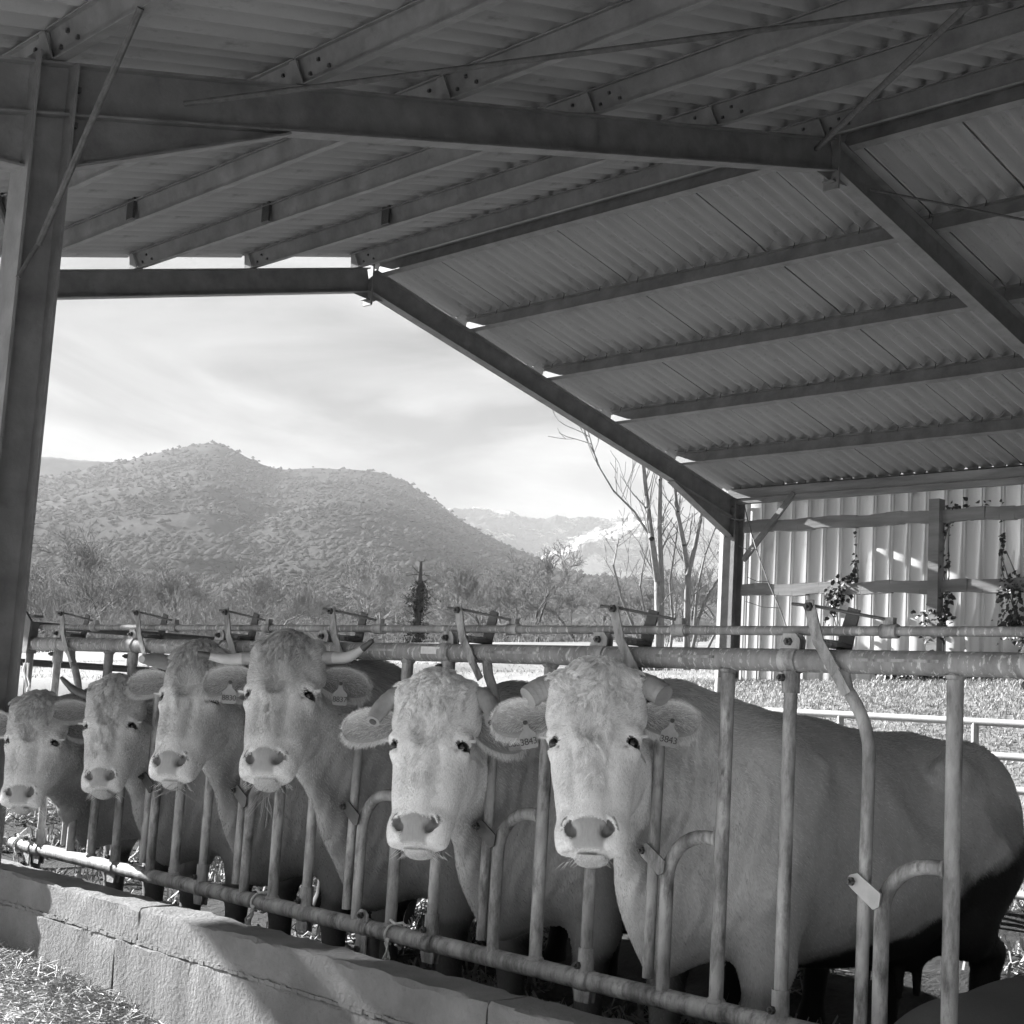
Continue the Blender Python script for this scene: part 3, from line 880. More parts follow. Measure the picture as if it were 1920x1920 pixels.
class SDF:
    def __init__(s, lo, hi, vox):
        s.lo = np.array(lo, np.float32); s.vox = vox
        n = np.ceil((np.array(hi) - lo) / vox).astype(int)
        s.n = n
        s.D = np.full(tuple(n), 1.0, np.float32)
    def _sub(s, lo, hi):
        a = np.clip(np.floor((lo - s.lo) / s.vox).astype(int), 0, s.n)
        b = np.clip(np.ceil((hi - s.lo) / s.vox).astype(int) + 1, 0, s.n)
        if np.any(b <= a):
            return None
        ax = [(np.arange(a[i], b[i], dtype=np.float32) * s.vox + s.lo[i]) for i in range(3)]
        P = (ax[0][:, None, None], ax[1][None, :, None], ax[2][None, None, :])
        return tuple(slice(a[i], b[i]) for i in range(3)), P
    def _blend(s, sl, d, k, mode):
        A = s.D[sl]
        if mode == 'u':
            h = np.maximum(k - np.abs(A - d), 0) / k
            s.D[sl] = np.minimum(A, d) - h * h * k * 0.25
        else:
            d = -d
            h = np.maximum(k - np.abs(A - d), 0) / k
            s.D[sl] = np.maximum(A, d) + h * h * k * 0.25
    def ell(s, c, r, k=.04, Rm=None, mode='u'):
        c = np.array(c, np.float32); r = np.array(r, np.float32)
        if Rm is None:
            Rm = np.eye(3)
        Rm = np.array(Rm, np.float32)
        ext = np.sqrt(((Rm * r) ** 2).sum(1)) + k + 2 * s.vox
        q = s._sub(c - ext, c + ext)
        if q is None: return
        sl, P = q
        d = [P[i] - c[i] for i in range(3)]
        l = [Rm[0, j] * d[0] + Rm[1, j] * d[1] + Rm[2, j] * d[2] for j in range(3)]
        k0 = np.sqrt((l[0] / r[0]) ** 2 + (l[1] / r[1]) ** 2 + (l[2] / r[2]) ** 2)
        k1 = np.sqrt((l[0] / r[0] ** 2) ** 2 + (l[1] / r[1] ** 2) ** 2 + (l[2] / r[2] ** 2) ** 2) + 1e-6
        s._blend(sl, k0 * (k0 - 1) / k1, k, mode)
    def cone(s, a, b, ra, rb, k=.04, sq=None, Rm=None, mode='u'):
        """round cone a-b; sq = flattening (scale) along the axis given in Rm[:,0]"""
        a = np.array(a, np.float32); b = np.array(b, np.float32)
        m = max(ra, rb) + k + 2 * s.vox
        q = s._sub(np.minimum(a, b) - m, np.maximum(a, b) + m)
        if q is None: return
        sl, P = q
        ba = b - a; L2 = float(ba @ ba)
        d = [P[i] - a[i] for i in range(3)]
        t = np.clip((d[0] * ba[0] + d[1] * ba[1] + d[2] * ba[2]) / L2, 0, 1)
        e = [d[i] - ba[i] * t for i in range(3)]
        if sq is not None:
            ax = np.array(sq[0], np.float32); ax /= np.linalg.norm(ax); f = sq[1]
            pr = (e[0] * ax[0] + e[1] * ax[1] + e[2] * ax[2])
            e = [e[i] + ax[i] * pr * (1 / f - 1) for i in range(3)]
            D = (np.sqrt(e[0] ** 2 + e[1] ** 2 + e[2] ** 2) - (ra + (rb - ra) * t)) * min(1, f * 1.3)
        else:
            D = np.sqrt(e[0] ** 2 + e[1] ** 2 + e[2] ** 2) - (ra + (rb - ra) * t)
        s._blend(sl, D, k, mode)
    def mesh(s, adapt=0.0):
        g = vdb.FloatGrid(1.0)
        g.copyFromArray(np.ascontiguousarray(np.clip(s.D, -.06, .06)))
        g.transform = vdb.createLinearTransform(s.vox)
        V, T, Q = g.convertToPolygons(0.0, adapt)
        V = V + s.lo
        return V.astype(np.float32), T, Q

def head_basis(H, yaw_off, tau, roll):
    """columns x (to the viewer's right), y (face normal), z (muzzle to poll)"""
    v = Vector((CAM[0] - H[0], CAM[1] - H[1], 0)).normalized()
    v = Matrix.Rotation(yaw_off, 3, 'Z') @ v
    z = Vector((0, 0, 1))
    n = v * math.cos(tau) + z * math.sin(tau)
    up = z * math.cos(tau) - v * math.sin(tau)
    x = n.cross(up) * -1
    x = up.cross(n)
    Rr = Matrix.Rotation(roll, 3, n)
    x = Rr @ x; up = Rr @ up
    return np.array(Matrix((x, n, up)).transposed())

def sstep(a, b, x):
    t = np.clip((x - a) / (b - a), 0, 1)
    return t * t * (3 - 2 * t)

def fbm(P, scale, seed=0):
    """cheap smooth pseudo noise for shape and tint, about -1..1"""
    r = np.random.default_rng(seed)
    o = np.zeros(len(P), np.float32); amp = 1.0; tot = 0
    for octv in range(4):
        for _ in range(3):
            k = r.normal(size=3); k *= scale * (2 ** octv) / np.linalg.norm(k)
            o += amp * np.sin(P @ k + r.uniform(0, 6.28))
        tot += amp * 1.5; amp *= .55
    return o / tot

def ear_mesh(base, axis, face, L, W, cup, curl=0.0, droop=0.0):
    """cupped leaf: base point, axis direction, face = the way the opening looks. outer and inner skin."""
    axis = np.array(Vector(axis).normalized()); face = np.array(face, float)
    face = face - axis * (face @ axis); face /= np.linalg.norm(face)
    side = np.cross(face, axis)
    NU, NV = 26, 17
    V = []; inn = []
    u = np.linspace(0, 1, NU); v = np.linspace(-1, 1, NV)
    w = W * (0.36 + 0.64 * np.sin(np.pi * np.clip(u * .93 + .02, 0, 1)) ** .8) * np.sqrt(np.clip(1 - ((u - .5) / .5) ** 6, 0, 1)) + .004
    for sgn, th in ((0, 0.0), (1, .0075)):
        for i in range(NU):
            for j in range(NV):
                c = cup * (0.75 + .5 * (1 - u[i]))
                p = np.array(base) + axis * (L * u[i]) + side * (w[i] * v[j] * (1 - .25 * c * abs(v[j])))
                depth = w[i] * c * (v[j] ** 2 - .35) + droop * L * u[i] ** 2 * 0
                p = p + face * (depth - th * (1 - abs(v[j]) ** 4) * np.sin(np.pi * min(1, .1 + u[i])))
                p = p + np.array([0, 0, -droop * L * u[i] ** 2])
                V.append(p); inn.append(sgn)
    V = np.array(V); N1 = NU * NV; fs = []
    for i in range(NU - 1):
        for j in range(NV - 1):
            a = i * NV + j
            fs.append((a, a + NV, a + NV + 1, a + 1))
            fs.append((N1 + a, N1 + a + 1, N1 + a + NV + 1, N1 + a + NV))
    for i in range(NU - 1):
        for j in (0, NV - 1):
            a = i * NV + j
            q = (a, N1 + a, N1 + a + NV, a + NV)
            fs.append(q if j == 0 else q[::-1])
    for j in range(NV - 1):
        a = (NU - 1) * NV + j
        fs.append((a, N1 + a, N1 + a + 1, a + 1))
    return V, np.array(fs), dict(u=np.tile(np.repeat(u, NV), 2), v=np.tile(np.tile(v, NU), 2), outer=np.array(inn), axis=axis, face=face, side=side)

def coat_material(name, rough=.75, hair=False):
    m = bpy.data.materials.new(name); m.use_nodes = True
    n, l = m.node_tree.nodes, m.node_tree.links
    b = n['Principled BSDF']
    a = n.new('ShaderNodeAttribute'); a.attribute_name = 'tint'
    b.inputs['Roughness'].default_value = rough
    b.inputs['Specular IOR Level'].default_value = .25
    if hair:
        l.new(a.outputs['Fac'], b.inputs['Base Color'])
        b.inputs['Roughness'].default_value = .55
        return m
    tc = n.new('ShaderNodeTexCoord')
    mp = n.new('ShaderNodeMapping'); mp.inputs['Scale'].default_value = (30, 30, 9)
    l.new(tc.outputs['Object'], mp.inputs[0])
    t = n.new('ShaderNodeTexNoise'); t.inputs['Scale'].default_value = 5; t.inputs['Detail'].default_value = 5
    l.new(mp.outputs[0], t.inputs['Vector'])
    mr = n.new('ShaderNodeMapRange'); mr.inputs['To Min'].default_value = .82; mr.inputs['To Max'].default_value = 1.15
    l.new(t.outputs[0], mr.inputs[0])
    mu = n.new('ShaderNodeMath'); mu.operation = 'MULTIPLY'
    l.new(a.outputs['Fac'], mu.inputs[0]); l.new(mr.outputs[0], mu.inputs[1])
    l.new(mu.outputs[0], b.inputs['Base Color'])
    bp = n.new('ShaderNodeBump'); bp.inputs['Strength'].default_value = .35; bp.inputs['Distance'].default_value = .004
    l.new(t.outputs[0], bp.inputs['Height']); l.new(bp.outputs[0], b.inputs['Normal'])
    return m
M['coat'] = coat_material('cow_coat')
M['hair'] = coat_material('cow_hair', hair=True)

def hair_object(name, roots, dirs, norms, length, curl, tint, radius, parent, seed=0, npts=5, wave=0.0):
    """strands as real curves"""
    n = len(roots)
    if n == 0: return None
    r = np.random.default_rng(seed)
    t = np.linspace(0, 1, npts, dtype=np.float32)[None, :, None]
    L = length[:, None, None].astype(np.float32)
    d0 = norms * .55 + dirs
    d0 /= np.linalg.norm(d0, axis=1, keepdims=True) + 1e-9
    d1 = dirs + norms * .05 + r.normal(0, .10, (n, 3))
    P = roots[:, None, :] + L * (t * d0[:, None, :] * (1 - t * .5) + t * t * .5 * d1[:, None, :])
    if np.any(curl > 0):
        sd = np.cross(dirs, norms); sd /= np.linalg.norm(sd, axis=1, keepdims=True) + 1e-9
        ph = (fbm(roots, 55, seed + 5) * 3.0)[:, None, None] + r.normal(0, .25, (n, 1, 1))
        fr = 1.5 * 2 * np.pi
        c = curl[:, None, None]
        P = P + c * (sd[:, None, :] * np.sin(fr * t + ph) + norms[:, None, :] * np.cos(fr * t + ph) * .7) * np.sqrt(t)
    cu = bpy.data.hair_curves.new(name)
    cu.add_curves([npts] * n)
    cu.attributes['position'].data.foreach_set('vector', np.ascontiguousarray(P, np.float32).ravel())
    ra = cu.attributes.get('radius') or cu.attributes.new('radius', 'FLOAT', 'POINT')
    rr = (radius[:, None] * (1 - .75 * t[0, :, 0][None, :] ** 2)).astype(np.float32)
    ra.data.foreach_set('value', np.ascontiguousarray(rr).ravel())
    ta = cu.attributes.new('tint', 'FLOAT', 'POINT')
    tv = np.repeat(tint.astype(np.float32), npts)
    ta.data.foreach_set('value', tv)
    cu.materials.append(M['hair'])
    o = bpy.data.objects.new(name, cu)
    COL.objects.link(o)
    o.parent = parent
    o.matrix_parent_inverse = Matrix.Translation(parent.location).inverted()
    return o

def sample_faces(V, Tr, n, weight, seed):
    r = np.random.default_rng(seed)
    a, b, c = V[Tr[:, 0]], V[Tr[:, 1]], V[Tr[:, 2]]
    N = np.cross(b - a, c - a); A = np.linalg.norm(N, axis=1); N = N / (A[:, None] + 1e-12)
    w = A * weight
    idx = r.choice(len(Tr), n, p=w / w.sum())
    u = r.random(n); v = r.random(n); sw = u + v > 1; u[sw] = 1 - u[sw]; v[sw] = 1 - v[sw]
    P = a[idx] * (1 - u - v)[:, None] + b[idx] * u[:, None] + c[idx] * v[:, None]
    return P, idx, N[idx]

def make_cow(cfg):
    H = np.array(cfg['H']); Y0 = cfg['Y0']; s = cfg.get('hs', 1.0); hw = cfg.get('hw', 1.0)
    B = head_basis(H, rad(cfg.get('yaw', 0)), rad(cfg.get('tau', 20)), rad(cfg.get('roll', 0)))
    face_tint = cfg.get('face', .5); body_tint = cfg.get('body', .36); poll_tint = cfg.get('poll', face_tint)
    S3 = np.array([s * hw, s, s])
    nl = cfg.get('nl', 1.0)
    def h(x, y, z): return H + B @ (np.array([x, y, z * (nl if z < 0 else 1.0)]) * S3)
    def b(x, y, z):
        if x > .5: x = .5 + (x - .5) * .885
        return np.array([x + cfg.get('bx', 0), Y0 + y, z * cfg.get('bh', 1.0)])
    pts = [h(.4, 0, .35), h(-.4, 0, .35), h(0, .15, -.45), h(.2, -.3, -.4)]
    lo = np.minimum(np.min(pts, 0), b(0, -.5, -.02)) - .03
    hi = np.maximum(np.max(pts, 0), b(2.45, .5, 1.45)) + .03
    G = SDF(lo, hi, cfg.get('vox', VOX))
    # ---- trunk
    G.ell(b(.86, 0, .86), (.66, .33, .40), .05)
    G.ell(b(1.32, 0, .80), (.56, .37, .37), .12)
    G.cone(b(.42, 0, 1.21), b(1.0, 0, 1.12), .125, .13, .12)
    G.cone(b(1.0, 0, 1.12), b(1.72, 0, 1.14), .13, .12, .10)
    for sg in (-1, 1):
        G.ell(b(.47, .17 * sg, .93), (.24, .16, .34), .10)
        G.cone(b(.42, .2 * sg, .72), b(.47, .2 * sg, .52), .13, .085, .08)
        G.cone(b(.47, .2 * sg, .52), b(.45, .195 * sg, .36), .08, .058, .04)
        G.cone(b(.45, .195 * sg, .36), b(.46, .195 * sg, .12), .055, .045, .03)
        G.cone(b(.45, .195 * sg, .09), b(.42, .195 * sg, .035), .055, .06, .03)
        G.ell(b(1.60, .255 * sg, 1.125), (.10, .06, .055), .04)            # hip
        G.ell(b(2.08, .10 * sg, 1.02), (.08, .05, .07), .05)             # pin bone
        G.ell(b(1.38, .36 * sg, 1.05), (.18, .10, .13), .10, mode='s')   # flank hollow
        G.cone(b(.64, .245 * sg, 1.12), b(.36, .26 * sg, .78), .055, .075, .05)   # shoulder blade
        G.ell(b(1.86, .17 * sg, .90), (.32, .18, .34), .10)
        G.cone(b(1.9, .2 * sg, .78), b(1.78, .22 * sg, .56), .17, .10, .08)
        G.cone(b(1.78, .22 * sg, .56), b(2.02, .2 * sg, .46), .095, .06, .06)
        G.cone(b(2.02, .2 * sg, .46), b(1.96, .2 * sg, .12), .058, .045, .04)
        G.cone(b(1.95, .2 * sg, .09), b(1.91, .2 * sg, .035), .055, .06, .03)
    G.ell(b(1.85, 0, 1.04), (.33, .23, .16), .10)
    G.cone(b(2.13, 0, 1.10), b(2.20, 0, .62), .035, .025, .03)         # tail
    G.ell(b(2.2, 0, .5), (.045, .045, .10), .03)
    G.ell(b(.30, 0, .72), (.24, .16, .22), .10)                        # brisket
    if cfg.get('udder'):
        G.ell(b(1.66, 0, .52), (.19, .15, .14), .08)
        for sx in (-.07, .07):
            for sg in (-.07, .07):
                G.cone(b(1.64 + sx, sg, .40), b(1.64 + sx, sg, .31), .02, .013, .02)
    # ---- neck
    oc = h(0, -.15, .13); th = h(0, -.17, -.03); jw = h(0, -.17, -.13)
    mid = (oc + b(.5, 0, 1.14)) / 2 + np.array([0.05, 0.02, .03])
    G.cone(b(.5, 0, 1.10), mid, .17, .13, .12, sq=((0, 1, 0), .75))
    G.cone(mid, oc, .13, .10, .09, sq=((.3, 1, 0), .82))
    mid2 = (th + b(.38, 0, .92)) / 2 + np.array([0.05, 0.035, -.01])
    G.cone(b(.42, 0, .92), mid2, .20, .15, .10, sq=((0, 1, 0), .72))
    G.cone(mid2, th, .15, .115, .07, sq=((.3, 1, 0), .80))
    # dewlap, a thin hanging fold from the throat to the brisket
    d0 = h(.02, -.20, -.12); d2 = b(.20, 0, .56); d1 = (d0 * .45 + d2 * .55) + np.array([.03, .03, -.01 + cfg.get('dew', 0)])
    sidev = B[:, 0]
    G.cone(d0, d1, .05, .06, .08, sq=(sidev, .6))
    G.cone(d1, d2, .06, .09, .08, sq=((0, 1, 0), .55))
    # ---- head
    R3 = B
    def he(c, r, k=.03, mode='u', Rl=None):
        Rm = R3 if Rl is None else R3 @ Rl
        G.ell(h(*c), np.array(r) * (S3 if Rl is None else s), k, Rm, mode)
    def hc(a, bb, ra, rb, k=.03, sq=None, mode='u'):
        if sq is not None: sq = (R3 @ np.array(sq[0], float), sq[1])
        G.cone(h(*a), h(*bb), ra * s, rb * s, k, sq, mode=mode)
    he((0, -.095, .075), (.122, .10, .155), .05)                   # cranium
    he((0, -.055, .08), (.110, .05, .14), .04)                    # forehead plate
    he((0, -.075, .205), (.074, .058, .058), .05)                    # poll
    hc((0, -.085, -.02), (0, -.065, -.23), .108, .078, .05, sq=((1, 0, 0), 1.0))
    hc((.016, -.028, .02), (.014, -.008, -.225), .036, .034, .03); hc((-.016, -.028, .02), (-.014, -.008, -.225), .036, .034, .03)   # nasal bridge
    he((.054, .006, -.10), (.018, .024, .08), .03, 's'); he((-.054, .006, -.10), (.018, .024, .08), .03, 's')   # hollows beside the bridge
    he((0, .015, .045), (.035, .02, .05), .03, 's')
    he((.058, -.055, -.10), (.044, .045, .11), .05); he((-.058, -.055, -.10), (.044, .045, .11), .05)
    for sg in (-1, 1):
        he((.082 * sg, -.165, -.05), (.050, .10, .125), .045)      # masseter
        hc((.05 * sg, -.19, -.10), (.035 * sg, -.115, -.285), .052, .036, .05)
        he((.108 * sg, -.054, .026), (.034, .042, .028), .022)       # brow
        he((.104 * sg, -.058, -.022), (.028, .036, .022), .025)     # lower lid
        he((.120 * sg, -.10, .105), (.03, .045, .05), .04)           # ear root / temple
        he((.100 * sg, -.085, .182), (.045, .05, .045), .04)         # horn root
    # muzzle
    he((0, -.050, -.282), (.092, .062, .066), .04)
    he((.056, -.072, -.195), (.036, .045, .085), .05); he((-.056, -.072, -.195), (.036, .045, .085), .05)
    he((.050, -.026, -.288), (.049, .046, .054), .03); he((-.050, -.026, -.288), (.049, .046, .054), .03)
    he((0, -.002, -.275), (.062, .036, .046), .025)                 # nose pad
    he((0, -.022, -.322), (.078, .046, .028), .025)                 # upper lip
    he((.064, -.038, -.318), (.031, .040, .030), .02); he((-.064, -.038, -.318), (.031, .040, .030), .02)
    he((0, -.066, -.354), (.046, .044, .018), .014)                 # lower lip and chin
    # mouth slit
    he((0, .0, -.3435), (.080, .062, .0050), .006, 's'); he((.07, -.03, -.349), (.03, .04, .006), .006, 's'); he((-.07, -.03, -.349), (.03, .04, .006), .006, 's')
    # philtrum
    # nostrils: comma shaped openings, upper ends turned outward
    for sg in (-1, 1):
        Rl = np.array(Matrix.Rotation(sg * rad(-32), 3, 'Y'))
        he((.051 * sg, .024, -.287), (.0165, .030, .021), .010, 's', np.array(Matrix.Rotation(sg * rad(35), 3, 'Y')))
        he((.059 * sg, .014, -.266), (.0065, .026, .020), .008, 's', Rl)
        # eye sockets
        he((.118 * sg, -.040, .0), (.0200, .026, .0150), .007, 's')
        # tear duct groove
        he((.098 * sg, -.022, -.016), (.010, .012, .006), .008, 's', np.array(Matrix.Rotation(sg * rad(40), 3, 'Y')))
    V, T, Q = G.mesh(0.0)
    # ---- ears joined into the same skin
    ears = []
    Vall = [V]; Qall = [Q]; off = len(V); earinfo = []
    for sg, e in ((-1, cfg['earL']), (1, cfg['earR'])):
        base = h(.118 * sg, -.105, e.get('z', .098))
        ax = B @ np.array([sg * e.get('out', 1.0), e.get('fwd', -.15), e.get('up', -.1) + .05], float)
        fc = B @ np.array([sg * e.get('fx', 0.0), e.get('fy', 1.0), e.get('fz', -.2)], float)
        EV, EF, inf = ear_mesh(base, ax, fc, e.get('L', .225) * s, e.get('W', .082) * s, e.get('cup', .55), droop=e.get('droop', .02))
        Vall.append(EV.astype(np.float32)); Qall.append(EF + off)
        inf['off'] = off; inf['n'] = len(EV); inf['V'] = EV; inf['F'] = EF; inf['cfg'] = e; inf['sg'] = sg
        earinfo.append(inf); off += len(EV)
    V = np.concatenate(Vall); Q = np.concatenate(Qall)
    # ---- coat tint from anatomy
    L = ((V - H) @ B) / S3                       # head coordinates
    L[:, 2] = np.where(L[:, 2] < 0, L[:, 2] / nl, L[:, 2])
    hm = sstep(-.36, -.20, L[:, 1]) * sstep(-.50, -.42, L[:, 2]) * (1 - sstep(.30, .40, L[:, 2])) * (1 - sstep(.34, .45, np.abs(L[:, 0])))
    tint = np.full(len(V), body_tint, np.float32)
    tint *= (1 + .16 * fbm(V, 4, 3)) * (1 - .28 * sstep(1.02, 1.25, V[:, 2]) * sstep(.35, .8, V[:, 0]))
    st = sstep(.35, .62, fbm(V, 9, 61) + .35 * fbm(V, 26, 62)) * sstep(.5, 1.2, V[:, 0]) * (1 - sstep(.85, 1.15, V[:, 2]))
    tint *= 1 - .45 * st                       # dung stains on the flank
    tint *= 1 + .07 * fbm(V, 34, 63)
    # dried muck on legs, belly and hindquarters, with under-belly shade painted in
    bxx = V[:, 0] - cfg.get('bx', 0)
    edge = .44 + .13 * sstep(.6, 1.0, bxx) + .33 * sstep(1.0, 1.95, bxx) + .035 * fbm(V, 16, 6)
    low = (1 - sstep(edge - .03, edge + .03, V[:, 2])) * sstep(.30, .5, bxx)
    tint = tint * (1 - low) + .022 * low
    ft = np.full(len(V), face_tint, np.float32)
    pz = sstep(-.06, .14, L[:, 2]) * (1 - .6 * sstep(.05, .11, np.abs(L[:, 0])))
    ft = ft * (1 - pz) + poll_tint * pz
    # pale rings round eyes and muzzle
    er = np.sqrt((np.abs(L[:, 0]) - .10) ** 2 + (L[:, 2] + .015) ** 2)
    ring = (1 - sstep(.035, .09, er)) * .7
    pale = cfg.get('pale', .66)
    ft = ft * (1 - ring) + pale * ring
    mz = 1 - sstep(-.24, -.15, L[:, 2])
    ft = ft * (1 - mz) + (pale + .04) * mz * (1 - .35 * (1 - sstep(-.350, -.342, L[:, 2])))
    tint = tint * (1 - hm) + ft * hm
    # bare nose pad
    nx, nz = L[:, 0], L[:, 2]
    pw = .061 + .25 * np.clip(nz + .262, -.09, 0) - 3.0 * np.clip(nz + .262, 0, .1) + .004 * fbm(V, 60, 41)
    pad = (1 - sstep(-.006, .008, np.abs(nx) - pw)) * sstep(-.341, -.333, nz + .9 * nx ** 2) * (1 - sstep(-.250, -.238, nz + .004 * fbm(V, 70, 42))) * sstep(-.03, -.01, L[:, 1])
    pad_t = cfg.get('pad', .24) * 1.35
    tint = tint * (1 - pad) + pad_t * pad
    nos = np.minimum(*[((nx - .052 * sg) / .03) ** 2 + ((nz + .27) / .034) ** 2 for sg in (-1, 1)])
    inside = (nos < 1) & (L[:, 1] < .012) & (L[:, 1] > -.06) & (np.abs(nz + .27) < .04)
    tint[inside] = .20
    eyer = np.minimum(*[((nx - .117 * sg) / .0215) ** 2 + ((nz - .0 + .25 * (np.abs(nx) - .117)) / .0165) ** 2 for sg in (-1, 1)])
    lid = (eyer < .95) & (np.abs(L[:, 1] + .04) < .03)
    tint[lid] = .09
    for inf in earinfo:
        sl = slice(inf['off'], inf['off'] + inf['n'])
        inner = 1 - inf['outer']
        rim = np.abs(inf['v']) ** 4
        et = cfg.get('ear', face_tint)
        tint[sl] = et * (1 - inner * .5 * (1 - rim)) * (.9 + .25 * inf['u'])
    nk = (1 - hm) * (1 - sstep(.20, .45, V[:, 0] - cfg.get('bx', 0))) * sstep(.5, .7, V[:, 2]) * (1 - sstep(1.15, 1.3, V[:, 2]))
    qn = (V - H) @ (B[:, 0] * .8 - B[:, 1] * .6) + .05 * fbm(V, 7, 77)
    V = V + (np.sin(qn * 2 * np.pi / .062) * .004 * nk)[:, None] * np.array([-.6, -.6, 0], np.float32)
    root = empty('cow', (cfg.get('bx', 0) + .9, Y0, 0.0), cfg['label'], 'cow', 'cows standing at the feed barrier')
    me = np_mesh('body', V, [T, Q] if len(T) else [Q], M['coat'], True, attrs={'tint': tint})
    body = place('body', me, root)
    # ---- eyes
    for sg in (-1, 1):
        mb = MB(); c = h(.1150 * sg, -.0445, 0); rr = .0185 * s
        nu, nv = 14, 10; VV = []
        for i in range(nv + 1):
            for j in range(nu):
                a = math.pi * i / nv; q = 2 * math.pi * j / nu
                VV.append(c + rr * np.array([math.sin(a) * math.cos(q), math.sin(a) * math.sin(q), math.cos(a)]))
        FF = [(i * nu + j, (i + 1) * nu + j, (i + 1) * nu + (j + 1) % nu, i * nu + (j + 1) % nu) for i in range(nv) for j in range(nu)]
        mb.add(VV, FF); mb.build('eye', M['eye'], root, 180)
    # ---- horns
    for hn in cfg.get('horns', []):
        pts = [h(*q) for q in hn['pts']]
        # smooth path
        P = []; Rr = []
        m_ = len(pts)
        for i in range(m_ - 1):
            for t in np.linspace(0, 1, 7, endpoint=(i == m_ - 2)):
                p0, p1, p2, p3 = pts[max(i - 1, 0)], pts[i], pts[i + 1], pts[min(i + 2, m_ - 1)]
                P.append(.5 * ((2 * p1) + (-p0 + p2) * t + (2 * p0 - 5 * p1 + 4 * p2 - p3) * t * t + (-p0 + 3 * p1 - 3 * p2 + p3) * t ** 3))
                Rr.append((hn['r'][i] * (1 - t) + hn['r'][i + 1] * t) * s * (1 + .03 * math.sin(len(P) * 2.1)))
        cut = hn.get('split')
        if cut:
            k1 = int(len(P) * cut[0]); k2 = int(len(P) * cut[1])
            mb = MB(); mb.tube(P[:k1 + 1], Rr[:k1 + 1], 14); o = mb.build('horn', M['horn'], root, 60)
            mb = MB(); mb.tube(P[k1:k2 + 1], [q * .985 for q in Rr[k1:k2 + 1]], 14); mb.build('horn_middle', M['horn_pale'], o, 60)
            mb = MB(); mb.tube(P[k2:], [q * .98 for q in Rr[k2:]], 14); mb.build('horn_tip', M['horn_tip'], o, 60)
        else:
            mb = MB(); mb.tube(P, Rr, 14); mb.build('horn', M[hn.get('mat', 'horn')], root, 50)
            if hn.get('hollow'):
                d = (P[-1] - P[-2]); d = d / np.linalg.norm(d)
                mb = MB(); mb.tube([P[-1] - d * .001, P[-1] + d * .003], Rr[-1] * .55, 12); mb.build('horn_core', M['horn_tip'], root, 50)
    # ---- ear tags
    for tg in cfg.get('tags', []):
        inf = earinfo[0 if tg['side'] < 0 else 1]
        EV = inf['V'].reshape(2, 26, 17, 3)
        iu, iv = tg.get('at', (13, 9))
        p = EV[0, iu, iv]; fc = inf['face']
        dn = np.array([0, 0, -1.0]) + inf['axis'] * tg.get('lean', 0)
        vw = np.array(CAM) - p; vw[2] = 0; vw /= np.linalg.norm(vw)
        nrm = vw * .8 + fc * .35; nrm -= np.array([0, 0, 1]) * nrm[2] * .6; nrm /= np.linalg.norm(nrm)
        dn = dn - nrm * (dn @ nrm); dn /= np.linalg.norm(dn)
        rt = np.cross(nrm, -dn) * -1
        rt = np.cross(-dn, nrm)
        w2 = .026 * s; o_ = p + nrm * (.066 + tg.get('lift', .0))
        out = [(-w2 * .25, .006), (-w2 * .3, -.018), (-w2, -.036), (-w2, -.072), (-w2 * .9, -.078), (w2 * .9, -.078), (w2, -.072), (w2, -.036), (w2 * .3, -.018), (w2 * .25, .006)]
        mb = MB(); mb.plate(out[::-1], o_, rt, -dn, .003)
        to = mb.build('ear_tag', M['tagm'], root, 30)
        mb = MB(); mb.tube([o_ - nrm * .008, o_ + nrm * .006], [.007, .007], 10); mb.build('tag_button', M['rubber'], to, 40)
        cu = bpy.data.curves.new('tag_number', 'FONT'); cu.body = tg['text']; cu.size = .028; cu.align_x = 'CENTER'; cu.extrude = .0006
        cu.space_character = .92
        tmp = bpy.data.objects.new('tmp', cu); COL.objects.link(tmp)
        dg = bpy.context.evaluated_depsgraph_get()
        tme = bpy.data.meshes.new_from_object(tmp.evaluated_get(dg))
        bpy.data.objects.remove(tmp, do_unlink=True)
        RmT = Matrix((Vector(rt), Vector(-dn), Vector(nrm))).transposed().to_4x4()
        RmT.translation = Vector(o_ + dn * .066 + nrm * .0026)
        tme.transform(RmT); tme.materials.clear(); tme.materials.append(M['ink'])
        place('tag_number', tme, to)
    # ---- hair
    dens = cfg.get('dens', 1.0)
    nb = len(Vall[0])
    Tr = np.concatenate([Vall_t for Vall_t in ([np.asarray(T, np.int64)] if len(T) else [])] + [Qall[0][:, [0, 1, 2]], Qall[0][:, [0, 2, 3]]])
    cen = V[Tr].mean(1); Lc = ((cen - H) @ B) / S3
    hmask = hm[Tr[:, 0]]
    fn = np.cross(V[Tr[:, 1]] - V[Tr[:, 0]], V[Tr[:, 2]] - V[Tr[:, 0]])
    fn /= np.linalg.norm(fn, axis=1, keepdims=True) + 1e-12
    vw = CAM - cen; vd = np.linalg.norm(vw, axis=1); facing = (fn * vw).sum(1) / vd
    # outward orientation check
    ctr = (fn * (cen - V.mean(0))).sum(1).mean()
    flip = -1.0 if ctr < 0 else 1.0
    facing = facing * flip
    bare = (pad[Tr[:, 0]] > .4) | inside[Tr[:, 0]] | lid[Tr[:, 0]] | (eyer[Tr[:, 0]] < 1.0)
    wgt = np.where(facing > -.25, 1.0, 0.12) * np.where(bare, 0, 1) * (0.35 + 1.9 * hmask) * (cen[:, 2] > .25)
    wgt *= np.where(cen[:, 0] > .35 + cfg.get('bx', 0), cfg.get('bodyw', .5), 1.0)
    N = int(cfg.get('nhair', 60000))
    P, idx, nn = sample_faces(V, Tr, N, wgt + 1e-6, 11)
    nn = nn * flip
    Lp = ((P - H) @ B) / S3
    hmp = hm[Tr[idx, 0]]
